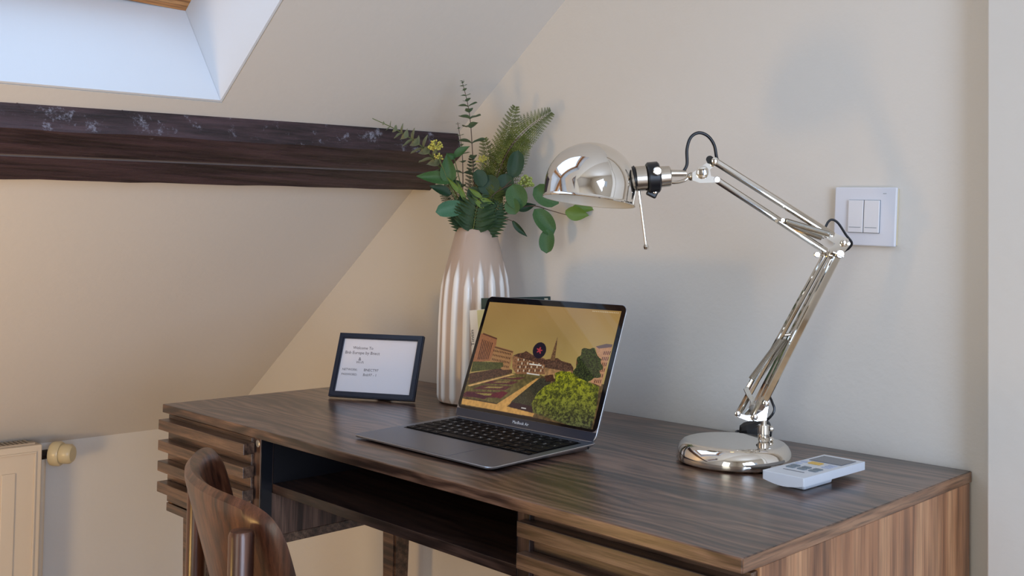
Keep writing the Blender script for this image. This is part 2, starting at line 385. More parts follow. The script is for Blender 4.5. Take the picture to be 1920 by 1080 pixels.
window('window_3', (XR + .07, -1.7, 1.10), (0, 1, 0), 1.92, 1.44, (-1, 0, 0))

# sloping ceiling with the skylight openings
TH = 0.239
ST = (ZC - 0.552) / SA
Hb0, Hb1 = 1.190, 1.148       # bottom edge of the near opening at its right and left end
strips = []
def q(*pts): strips.append(pts)
q((0, WY), (0, YF), (1.12, YF), (1.148, -3.1), (1.148, -2.2), (Hb1, -1.36), (Hb0, -0.54), (1.192, WY))
q((1.192, WY), (Hb0, -0.54), (2.2, -0.54), (2.2, WY))
q((Hb1, -1.36), (1.148, -2.2), (2.2, -2.2), (2.2, -1.36))
q((1.148, -3.1), (1.12, YF), (2.2, YF), (2.2, -3.1))
q((2.2, WY), (2.2, -0.54), (2.2, -1.36), (2.2, -2.2), (2.2, -3.1), (2.2, YF), (ST, YF), (ST, WY))
bm = BM(); off = Vector((-SA, 0, CA)) * TH
for st in strips: prism([SL(s, y) for s, y in st], off, bm)
add_box(bm, (xs_top - .1, YF, ZC + .001), (XR, WY, ZC + 0.12))
struct(obj('ceiling', bm, M['wall']))
def skylight(name, y0, y1, sb0, sb1):
    root = struct(thing(name, 'x', 'x', SL(1.7, (y0 + y1) / 2, 0.27))); del root['label']; del root['category']
    e = 0.0015; bm = BM(); n = Vector((-SA, 0, CA)); up = Vector((CA, 0, SA))
    # reveal boards lining the shaft, cool skylight put into their colour
    prism([SL(sb0 + e, y0 - e, .0005), SL(sb0 + e, y0 - e, TH), SL(2.2 - e, y0 - e, TH), SL(2.2 - e, y0 - e, .0005)], (0, -0.004, 0), bm)
    prism([SL(sb1 + e, y1 + e, .0005), SL(sb1 + e, y1 + e, TH), SL(2.2 - e, y1 + e, TH), SL(2.2 - e, y1 + e, .0005)], (0, 0.004, 0), bm)
    prism([SL(sb0 + e, y0 - .006, .0005), SL(sb0 + e, y0 - .006, TH), SL(sb1 + e, y1 + .006, TH), SL(sb1 + e, y1 + .006, .0005)], up * 0.004, bm)
    prism([SL(2.2 - e, y0 - .006, .0005), SL(2.2 - e, y0 - .006, TH), SL(2.2 - e, y1 + .006, TH), SL(2.2 - e, y1 + .006, .0005)], up * -0.004, bm)
    obj('reveal', bm, M['reveal'], root)
    # white trim, pine sash, pane
    def ring(d0, d1, ins, wd, mt, nm):
        f = BM(); a, b, c2, d2 = sb0 + ins, 2.2 - ins, y0 - ins, y1 + ins
        for P in ([(a, c2), (a + wd, c2 - wd), (a + wd, d2 + wd), (a, d2)], [(b, c2), (b - wd, c2 - wd), (b - wd, d2 + wd), (b, d2)],
                  [(a, c2), (b, c2), (b - wd, c2 - wd), (a + wd, c2 - wd)], [(a, d2), (b, d2), (b - wd, d2 + wd), (a + wd, d2 + wd)]):
            prism([SL(s, y, d0) for s, y in P], n * (d1 - d0), f)
        return obj(nm, f, mt, root)
    ring(TH + .001, TH + .016, 0.0, 0.0045, M['casing'], 'trim')
    ring(TH - .014, TH + .055, 0.0050, 0.07, M['pine'], 'sash')
    obj('pane', prism([SL(sb0 + .07, y0 - .07, TH + .03), SL(2.13, y0 - .07, TH + .03), SL(2.13, y1 + .07, TH + .03), SL(sb0 + .07, y1 + .07, TH + .03)], n * .004), M['glass'], root)
    return root
sk = skylight('window_1', -0.54, -1.36, Hb0, Hb1)
skylight('window_4', -2.2, -3.1, 1.148, 1.148)
# sun patch on the near edge of the reveal, added as a white sliver
obj('sun_patch', prism([SL(1.445, -.5465, -.001), SL(1.47, -.5465, .020), SL(1.75, -.5465, .020), SL(1.75, -.5465, -.001)], (0, -0.004, 0)), M['glow'], sk)

# door casing and door at the right
tr = struct(obj('trim_1', box((1.2275, -0.030, 0), (1.33, WY, 2.12), 0.002), M['casing']))
d1 = struct(obj('door_1', box((1.331, -0.012, 0.008), (2.12, WY, 2.05), 0.002), M['casing']))
obj('door_handle', tube(smooth_path([(2.05, -0.012, 1.0), (2.05, -0.055, 1.0), (2.03, -.062, 1.0), (1.94, -0.062, 1.0)], 6), 0.009, 10), M['satin'], None)
h = bpy.data.objects['door_handle']; h.parent = d1
struct(obj('trim_2', box((2.121, -0.030, 0), (2.22, WY, 2.12), 0.002), M['casing']))
struct(obj('trim_3', box((1.2275, -0.030, 2.121), (2.22, WY, 2.22), 0.002), M['casing']))

# ------------------------------------------------------------------ old beam under the slope
def beam():
    root = thing('ceiling_beam', 'blackened old oak beam with a long crack under the skylight', 'beam', (0.05, -0.6, 1.16))
    # cross sections at the wall and towards the room (slightly out of level)
    A = [(0.1450, 1.2795), (0.1584, 1.2355), (0.0563, 1.1634), (0.0200, 1.1860)]
    nrm = Vector((SA, 0, -CA))
    def sec(y):
        k = (y - WY) / (-0.86 - WY); dx, dz = -0.0445 * k, -0.027 * k
        return [Vector((x + dx, y, z + dz)) for x, z in A]
    bm = BM(); rings = []; ys = [WY - .001 - i * 0.05 for i in range(0, 61)]
    rnd = random.Random(3)
    for y in ys:
        P = sec(y); pts = [P[0] + Vector((-.02, 0, .015)), P[0]]
        wob = lambda a: Vector((rnd.uniform(-a, a), 0, rnd.uniform(-a, a)))
        pts += [P[1] + wob(.0012)]
        m1 = P[1].lerp(P[2], 0.49); m2 = P[1].lerp(P[2], 0.535); m1b = P[1].lerp(P[2], 0.495); m2b = P[1].lerp(P[2], 0.53)
        pts += [m1, m1b - nrm * .0015, m2b - nrm * .0015, m2, P[2] + wob(.0010), P[3], P[3] + Vector((-.03, 0, .02))]
        rings.append([bm.verts.new(p) for p in pts])
    n = len(rings[0])
    for a, b in zip(rings, rings[1:]):
        for i in range(n):
            fc = bm.faces.new((a[i], a[(i + 1) % n], b[(i + 1) % n], b[i]))
            fc.material_index = 1 if i in (3, 4, 5) else 2 if i == 1 else 0
    bm.faces.new(rings[0]); bm.faces.new(rings[-1][::-1])
    bmesh.ops.recalc_face_normals(bm, faces=bm.faces[:])
    obj('timber', bm, [M['beam'], M['crack'], M['beam_top']], root)
    # axe notches across the top chamfer
    for y in (-0.70, -0.475, -0.86):
        P = sec(y); a = P[0].lerp(P[1], 0.05); b = P[0].lerp(P[1], 0.95) + Vector((0, 0.035, 0))
        out = Vector((0.97, 0, 0.22))
        obj('notch', bar(a + out * 0.0002, b + out * 0.0002, .0022, .0014, Vector((0, 1, 0)), 0.0004), M['beam'], root)
beam()

# ------------------------------------------------------------------ desk
def desk():
    W, D, T = 1.197, 0.564, 0.015
    root = thing('desk', 'dark walnut desk with slatted drawer fronts and an open middle niche', 'desk', (W / 2, -D / 2, 0))
    obj('desk_top', box((0, -D, Z0 - T), (W, 0.0, Z0), 0.0012), M['desk_x'], root)
    obj('edge_band', box((W - .0005, -D + .001, Z0 - T + .0006), (W + .0006, -.001, Z0 - .0008)), M['desk_y'], root)
    zb = 0.573; zt = Z0 - T; yf = -0.549; yb = -0.006
    for nm, x0, x1 in (('left', 0.0, 0.3115), ('right', W - 0.3115, W)):
        outer = (x0, x0 + .015) if nm == 'left' else (x1 - .015, x1)
        inner = (x1 - .0195, x1) if nm == 'left' else (x0, x0 + .0195)
        y_out = -0.5318 if nm == 'right' else yf
        obj('side_panel', box((outer[0], y_out, zb), (outer[1], yb, zt), 0.0008), M['desk_z'], root)
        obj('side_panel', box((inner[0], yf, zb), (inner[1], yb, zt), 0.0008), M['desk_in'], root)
        obj('bottom_panel', box((x0, yf - .003, zb - .015), (x1, yb, zb), 0.0008), M['slat'], root)
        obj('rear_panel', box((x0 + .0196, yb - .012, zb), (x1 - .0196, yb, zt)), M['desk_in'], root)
        ex = x1 + .0002 if nm == 'left' else x0 - .0022
        obj('shade_strip', box((ex, yf + .001, zb + .012), (ex + .002, yf + .021, zt - .0005)), M['black'], root)  # dark strip added where the cabinet side lies in shadow
        # drawer: front with four slats
        fx0, fx1 = (x0 + .003, x1 - .0205) if nm == 'left' else (x0 + .0205, x1 - .003)
        fy = -0.553 if nm == 'left' else -0.543
        dr = obj('drawer', box((fx0, fy, zb + .003), (fx1, fy + .013, zt - .004), 0.0008), M['slat'], root)
        sx0, sx1 = (0.0045, 0.3005) if nm == 'left' else (W - .2995, W - .006)
        for k in range(4):
            z1 = 0.7242 - k * 0.0366
            obj('slat', box((sx0, fy - .020, z1 - .0180), (sx1, fy - .0003, z1), 0.0010), M['slat'], dr)
    # screw caps on the inner edge of the left cabinet
    obj('screw_cap', lathe([(0, .0012), (.0045, .001), (.006, 0)], mat_axis((0.3030, -0.5492, 0.7225), (0, -1, 0)), 20, cap=False), M['screwcap'], root)
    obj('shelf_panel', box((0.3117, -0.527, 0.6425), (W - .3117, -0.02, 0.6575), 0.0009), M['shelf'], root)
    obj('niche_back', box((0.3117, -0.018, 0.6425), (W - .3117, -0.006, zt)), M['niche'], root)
    for x in (.3118, W - .3138): obj('niche_shade_cheek', box((x, -.526, .6577), (x + .002, -.0185, zt - .0003)), M['niche'], root)  # thin dark sheets added for the shade on the niche sides
    for (x, y) in ((0.045, -0.51), (0.075, -0.085), (W - .045, -0.49), (W - .06, -0.085)):
        b = BM(); zt_ = zb - .0155
        v = []
        for z, hw in ((0.0, .015), (zt_, .0225)):
            v.append([(x - hw, y - hw, z), (x + hw, y - hw, z), (x + hw, y + hw, z), (x - hw, y + hw, z)])
        vv = [[b.verts.new(p) for p in r] for r in v]
        for i in range(4): b.faces.new((vv[0][i], vv[0][(i + 1) % 4], vv[1][(i + 1) % 4], vv[1][i]))
        b.faces.new(vv[0][::-1]); b.faces.new(vv[1])
        bmesh.ops.bevel(b, geom=b.edges[:], offset=.004, segments=2, affect='EDGES')
        obj('leg', b, M['slat'], root)
desk()

# ------------------------------------------------------------------ chair
def chair():
    x0, y0, psi, w_, r, zt, drop, pw, rho = 0.5571, -0.7956, -0.337, 0.4397, 0.3772, 0.7561, 0.0154, 5.97, 0.2616
    root = thing('chair', 'brown stained wooden chair with a curved backrest pulled up to the desk', 'chair', (x0 + .06, y0 + .18, 0), psi)
    cp, sp = math.cos(psi), math.sin(psi)
    def G(lx, ly, z): return Vector((x0 + cp * lx - sp * ly, y0 + sp * lx + cp * ly, z))
    def P(s, t, off):
        a = s / r
        return G((r + off) * math.sin(a), r - (r + off) * math.cos(a) + math.tan(rho) * t, zt - t)
    H = 0.27; nu, nv = 56, 36; th = 0.021
    bm = BM(); lay = []
    def outline(a, b):
        rr = max(abs(a), abs(b))
        if rr < 1e-6: return 0, 0
        u, v = a / rr, b / rr; q_ = (abs(u) ** 7.5 + abs(v) ** 7.5) ** (1 / 7.5)
        return u / q_ * rr, v / q_ * rr
    for side in (0, 1):
        g = []
        for j in range(nv + 1):
            row = []
            for i in range(nu + 1):
                a, b = -1 + 2 * i / nu, -1 + 2 * j / nv
                u, v = outline(a, b); e = max(abs(a), abs(b))
                k = 1.0 if e < 0.86 else math.sqrt(max(0, 1 - ((e - .86) / .14) ** 2))
                row.append(bm.verts.new(P(u * w_ / 2, (v + 1) * H / 2, -.005 + (th / 2 * k) * (1 if side == 0 else -1))))
            g.append(row)
        lay.append(g)
    for side, g in enumerate(lay):
        for j in range(nv):
            for i in range(nu):
                f = (g[j][i], g[j][i + 1], g[j + 1][i + 1], g[j + 1][i])
                bm.faces.new(f if side == 0 else f[::-1])
    bmesh.ops.remove_doubles(bm, verts=bm.verts[:], dist=0.0002)
    bmesh.ops.recalc_face_normals(bm, faces=bm.faces[:])
    obj('backrest', bm, M['chair'], root, smooth=True)
    # rear posts running down into rear legs
    for s, top in ((0.181, zt - .027), (-0.198, zt - .055)):
        o_ = P(s, 0.03, 0.0215); d = Vector((o_.x, o_.y, 0))
        prof = [(0, 0), (.0100, 0), (.0115, .01), (.0138, .40), (.0138, top - .005), (.0120, top), (0, top + .001)]
        obj('rear_leg', lathe(prof, Matrix.Translation(d), 24, cap=False), M['chair'], root, smooth=True)
    # seat
    pr = [(-.19, .44), (.19, .44), (.215, .40), (.215, .10), (.185, .045), (-.185, .045), (-.215, .10), (-.215, .40)]
    bm = prism([G(a, b, 0.44) for a, b in pr], (0, 0, .022))
    bmesh.ops.bevel(bm, geom=bm.edges[:], offset=.006, segments=3, affect='EDGES')
    obj('seat', bm, M['chair'], root)
    for s in (-1, 1):
        obj('front_leg', cyl(G(s * .185, .41, 0), G(s * .17, .385, .439), .012, .017, 20), M['chair'], root, smooth=True)
        obj('side_rail', bar(G(s * .16, .06, .415), G(s * .165, .37, .415), .02, .04, Vector((1, 0, 0)), .003), M['chair'], root)
    obj('front_rail', bar(G(-.15, .385, .415), G(.15, .385, .415), .02, .04, Vector((0, 1, 0)), .003), M['chair'], root)
chair()

# ------------------------------------------------------------------ radiator
def radiator():
    xf, yr, yl, zt = -0.70, -0.518, -1.45, 0.5714
    root = thing('radiator', 'cream panel radiator low on the wall under the sloping ceiling', 'radiator', (-.73, (yr + yl) / 2, 0.06))
    xb = -.790
    pb = BM(); add_box(pb, (xf - .012, yl, .07), (xf, yr, zt - .004), .003)
    obj('front_panel', pb, M['rad'], root)
    # pressed outlines standing proud of the panel
    def rim(y0, y1, z0, z1, w_, h, mt=M['rad']):
        b = BM()
        for lo, hi in (((xf + .0002, y0, z0), (xf + h, y1, z0 + w_)), ((xf + .0002, y0, z1 - w_), (xf + h, y1, z1)), ((xf + .0002, y0, z0 + w_), (xf + h, y0 + w_, z1 - w_)), ((xf + .0002, y1 - w_, z0 + w_), (xf + h, y1, z1 - w_))):
            add_box(b, lo, hi, .0009)
        return b
    obj('pressed_rim', rim(yl + .004, yr - .0135, .075, zt - .018, .004, .004), M['rad'], root)
    n = 0; y = yr - .058
    while y - .03 > yl:
        obj('rib', box((xf + .0002, y - .030, .13), (xf + .004, y, zt - .062), .0018), M['rad'], root)
        y -= .055; n += 1
    obj('back_panel', box((xb + .002, yl, .07), (xb + .012, yr - .01, zt - .01), .002), M['rad'], root)
    for y in (yr - .008, yl):
        obj('side_cover', box((xb + .013, y + (.0 if y == yl else -.003), .09), (xf - .013, y + .011, zt - .006), .001), M['grille'], root)
    g = BM(); add_box(g, (xb + .013, yl + .012, zt - .006), (xb + .018, yr - .012, zt)); add_box(g, (xf - .018, yl + .012, zt - .006), (xf - .0125, yr - .012, zt))
    yy = yl + .02
    while yy < yr - .015:
        add_box(g, (xb + .018, yy, zt - .004), (xf - .018, yy + .004, zt - .001)); yy += .010
    stuff(obj('top_grille', g, M['grille'], root))
    # thermostatic valve at the right end
    vx, vz, vy = -0.738, 0.536, yr + .0035
    obj('valve_body', cyl((vx, vy, vz), (vx, vy + .022, vz), .011, None, 20), M['dark_fit'], root, smooth=True)
    va = Vector((.72, .69, 0)); v0 = Vector((vx, vy + .0300, vz))
    obj('valve_knob', lathe([(0, 0), (.018, 0), (.0275, .004), (.029, .010), (.029, .022), (.026, .027), (0, .027)], mat_axis(v0, va), 32, cap=False), M['valve'], root, smooth=True)
    obj('valve_cap', lathe([(0, 0), (.0225, 0), (.0235, .006), (.0230, .020), (.018, .026), (0, .028)], mat_axis(v0 + va * .0272, va), 32, cap=False), M['valve'], root, smooth=True)
    obj('pipe', cyl((vx, vy + .011, 0), (vx, vy + .011, vz - .0105), .0075, None, 16), M['rad'], root, smooth=True)
radiator()

# ------------------------------------------------------------------ light switch
def switch():
    c = Vector((1.0475, WY, 1.0935)); root = thing('light_switch', 'white square double rocker light switch on the back wall', 'light switch', c)
    R_ = Matrix.Translation(c) @ Matrix.Rotation(math.radians(2.0), 4, 'Y')
    obj('back_box', box((-.0455, -.0045, -.0405), (.0465, -.0002, .0410), .0008, R_), M['ivory'], root)
    obj('cover_plate', box((-.0475, -.0095, -.0425), (.0465, -.0047, .0425), .0016, R_), M['white'], root)
    obj('rocker_surround', box((-.0245, -.0103, -.0242), (.0235, -.0096, .0240), .0002, R_), M['grey_btn'], root)
    for sx in (-.0240, .0002):
        rk = obj('rocker', box((sx, -.0132, -.0236), (sx + .0230, -.0104, .0234), .0008, R_), M['rocker'], root)
        obj('indicator_line', box((sx + .002, -.0134, -.0166), (sx + .0200, -.01322, -.0158), 0, R_), M['grey_btn'], rk)
    obj('printed_mark', box((.0265, -.00972, .0330), (.0315, -.00952, .0337), 0, R_), M['grey_btn'], root)
switch()

# ------------------------------------------------------------------ laptop
def px_inside(poly, X, Y):
    n = len(poly); ins = np.zeros(X.shape, bool); j = n - 1
    for i in range(n):
        xi, yi = poly[i]; xj, yj = poly[j]
        c = ((yi > Y) != (yj > Y)) & (X < (xj - xi) * (Y - yi) / ((yj - yi) + 1e-9) + xi); ins ^= c; j = i
    return ins
def screen_colors(nu, nv):
    """wallpaper painted on the screen: a formal garden, old buildings, a spire, a clipped green bush"""
    rg = np.random.default_rng(5)
    u, v = np.meshgrid(np.linspace(0, 1, nu), np.linspace(0, 1, nv))   # v down
    # homography from the unit square to the sketch frame
    src = [(0, 0), (1, 0), (1, 1), (0, 1)]; dst = [(228, 80), (1185, 148), (1012, 1028), (22, 838)]
    A = []; B = []
    for (a, b), (x, y) in zip(src, dst):
        A.append([a, b, 1, 0, 0, 0, -a * x, -b * x]); B.append(x); A.append([0, 0, 0, a, b, 1, -a * y, -b * y]); B.append(y)
    h = np.linalg.solve(np.array(A, float), np.array(B, float)); dn = h[6] * u + h[7] * v + 1
    X = (h[0] * u + h[1] * v + h[2]) / dn; Y = (h[3] * u + h[4] * v + h[5]) / dn
    def noise(cells, seed):
        r = np.random.default_rng(seed); g = r.random((int(cells * .65) + 2, cells + 2)); gx = u * (cells - .01); gy = v * (cells * .65 - .01)
        x0 = gx.astype(int); y0 = gy.astype(int); fx = gx - x0; fy = gy - y0
        return (g[y0, x0] * (1 - fx) + g[y0, x0 + 1] * fx) * (1 - fy) + (g[y0 + 1, x0] * (1 - fx) + g[y0 + 1, x0 + 1] * fx) * fy
    R0 = rg.random((nv, nu)); R1 = (R0 + np.roll(R0, 1, 0) + np.roll(R0, 1, 1) + np.roll(R0, (1, 1), (0, 1))) / 4; R1 = np.clip((R1 - .5) * 1.8 + .5, 0, 1)
    N1, N2, N3 = noise(30, 1), noise(90, 2), noise(200, 3)
    N3 = N3 * .55 + R1 * .45
    col = np.zeros((nv, nu, 3)); t = np.clip((Y - 80) / 460, 0, 1)[..., None]
    col[:] = np.array([158, 124, 72]) * (1 - t) + np.array([166, 142, 84]) * t
    col *= (1 + 0.10 * (noise(6, 9) - .5))[..., None]
    def paint(poly, c, tex=None, amt=0.0):
        m = px_inside(poly, X, Y); cc = np.array(c, float)
        col[m] = cc
        if tex is not None: col[m] = col[m] * (1 + amt * (tex[m][:, None] - .5) * 2)
        return m
    # ground
    paint([(-50, 600), (620, 620), (700, 640), (1200, 700), (1200, 1100), (-50, 1100)], (92, 74, 46), N2, .35)
    paint([(90, 640), (430, 600), (620, 615), (590, 650), (330, 835), (30, 770)], (96, 84, 48), N2, .25)
    for k, (yy, xa, xb, sh) in enumerate([(625, 330, 500, 14), (655, 250, 450, 20), (690, 180, 400, 28), (735, 70, 330, 40)]):
        paint([(xa, yy), (xb, yy + 8), (xb - 50, yy + sh + 10), (xa - 70, yy + sh)], (82, 42, 44), N3, .35)
        paint([(xa + 50, yy + sh * .3), (xb - 60, yy + sh * .45), (xb - 90, yy + sh * .8), (xa + 10, yy + sh * .7)], (140, 122, 68), N3, .2)
    paint([(250, 755), (330, 735), (375, 745), (320, 790), (250, 775)], (92, 26, 40), N3, .25)
    paint([(60, 740), (120, 745), (230, 775), (200, 795), (70, 770)], (70, 28, 42), N3, .25)
    paint([(50, 800), (300, 842), (315, 828), (60, 785)], (62, 48, 36), N3, .3)
    paint([(580, 640), (610, 640), (365, 850), (570, 905), (560, 930), (30, 830), (36, 788), (290, 832)], (196, 148, 82), N2, .10)
    paint([(70, 690), (400, 605), (420, 610), (90, 698)], (196, 156, 100), N2, .1)
    paint([(600, 640), (700, 640), (640, 760), (560, 890), (385, 845), (400, 810)], (56, 54, 40), N3, .5)
    paint([(400, 815), (560, 850), (556, 898), (380, 852)], (46, 26, 32), N3, .2)
    paint([(0, 835), (300, 882), (570, 935), (1020, 1040), (-20, 900)], (40, 24, 24), N3, .2)
    # hedge and people left
    paint([(90, 600), (330, 560), (400, 575), (400, 600), (80, 680)], (74, 52, 40), N3, .6)
    # buildings left
    paint([(170, 305), (285, 345), (278, 400), (235, 510), (100, 520), (120, 440)], (150, 98, 66), N3, .12)
    for k in range(7):
        x = 178 + k * 12; paint([(x, 350 + k * 4), (x + 5, 352 + k * 4), (x - 28, 498), (x - 34, 498)], (64, 36, 30))
    paint([(185, 303), (287, 342), (284, 352), (180, 314)], (92, 56, 40))
    paint([(275, 398), (408, 436), (402, 470), (380, 575), (330, 575), (235, 512)], (158, 116, 76), N3, .12)
    for r in range(4):
        for k in range(11):
            x = 262 + k * 12 - r * 5; y = 425 + r * 32 + k * 2.6
            if x < 395 - r * 4: paint([(x, y), (x + 6, y + 1), (x + 4, y + 15), (x - 2, y + 14)], (72, 44, 32))
    paint([(272, 402), (404, 440), (400, 450), (268, 412)], (96, 68, 46))
    paint([(112, 512), (330, 520), (336, 545), (310, 566), (96, 590)], (72, 74, 40), N3, .4)
    # middle row of houses
    paint([(400, 480), (420, 462), (470, 452), (500, 440), (540, 462), (640, 492), (640, 610), (430, 606), (400, 560)], (136, 96, 66), N3, .4)
    for r in range(4):
        for k in range(14):
            x = 440 + k * 14; y = 492 + r * 27
            paint([(x, y), (x + 6, y), (x + 5, y + 17), (x - 1, y + 17)], (60, 38, 32) if (k + r) % 3 else (206, 196, 170))
    paint([(525, 528), (615, 540), (614, 548), (524, 536)], (226, 222, 212)); paint([(508, 596), (602, 610), (602, 620), (508, 606)], (214, 208, 200))
    paint([(405, 470), (440, 455), (480, 448), (500, 436), (530, 455), (555, 470), (640, 500), (730, 488), (760, 510), (830, 530), (850, 560), (850, 600), (640, 540)], (80, 54, 40), N3, .6)
    paint([(640, 555), (720, 545), (850, 590), (850, 620), (640, 620)], (160, 122, 80), N2, .2)
    paint([(640, 520), (690, 500), (760, 520), (800, 530), (850, 575), (800, 590), (700, 570), (640, 560)], (84, 60, 46), N3, .6)
    # spire
    paint([(727, 335), (722, 400), (712, 506), (676, 506), (700, 420), (722, 345)], (104, 76, 50), N3, .5)
    paint([(880, 486), (888, 492), (886, 545), (868, 545), (872, 500)], (100, 66, 46))
    # right palace
    paint([(1010, 405), (1090, 385), (1130, 392), (1060, 700), (980, 668), (1020, 500)], (184, 136, 98), N3, .12)
    paint([(1008, 404), (1088, 384), (1132, 390), (1126, 410), (1030, 420)], (104, 84, 80))
    for k in range(4):
        for r in range(6):
            x = 1072 - r * 12 + k * 14; y = 440 + r * 42; paint([(x, y), (x + 7, y), (x + 1, y + 26), (x - 6, y + 26)], (96, 52, 42))
    # dark tree
    th_ = np.arctan2(Y - 540, X - 965); rr = np.hypot((X - 965) / 100, (Y - 540) / 135)
    m = rr < 0.92 + .18 * (N1 - .5) * 2 + .08 * np.sin(th_ * 9); col[m] = np.array([56, 66, 28]) * (0.15 + 1.7 * N3[m][:, None] ** 1.3)
    rr = np.hypot((X - 900) / 60, (Y - 600) / 50); m = rr < 0.95 + .2 * (N1 - .5) * 2; col[m] = np.array([52, 60, 28]) * (0.15 + 1.7 * N3[m][:, None] ** 1.3)
    # bush
    m = px_inside([(715, 600), (760, 585), (830, 592), (900, 640), (1045, 705), (1035, 850), (1000, 1030), (880, 1010), (700, 950), (562, 895), (548, 830), (590, 750), (640, 700), (720, 662)], X, Y)
    g = np.clip((Y - 600) / 400, 0, 1)
    lt = np.stack([172 - 70 * g, 174 - 66 * g, 30 + 34 * g], -1); dk = np.stack([70 - 30 * g, 76 - 36 * g, 18 + 12 * g], -1)
    k = np.clip((0.5 * N3 + 0.35 * N2 + .15 * N1 - .36) * 3.6, 0, 1)[..., None]; col[m] = (dk * (1 - k) + lt * k)[m]
    paint([(640, 620), (700, 610), (716, 660), (650, 665)], (70, 44, 30), N3, .5)
    # login badge, lettering specks
    e = np.hypot((X - 597 + (Y - 432) * .10) / 49, (Y - 432) / 59); col[e < 1] = (28, 22, 36)
    e2 = np.hypot((X - 597) / 20, (Y - 432) / 24); mm = e2 < 0.75 + .35 * np.cos(5 * np.arctan2(Y - 432, X - 597)); col[mm] = (170, 56, 66)
    for k in range(6): paint([(474 + k * 6, 856 + k), (478 + k * 6, 857 + k), (477 + k * 6, 866 + k), (473 + k * 6, 865 + k)], (230, 226, 220))
    for k in range(15):
        x = 975 + k * 13; paint([(x, 143 + k * .95), (x + 7, 144 + k * .95), (x + 6, 151 + k * .95), (x - 1, 150 + k * .95)], (214, 196, 160))
    c = np.clip(col, 0, 255) / 255; return np.where(c <= .04045, c / 12.92, ((c + .055) / 1.055) ** 2.4)
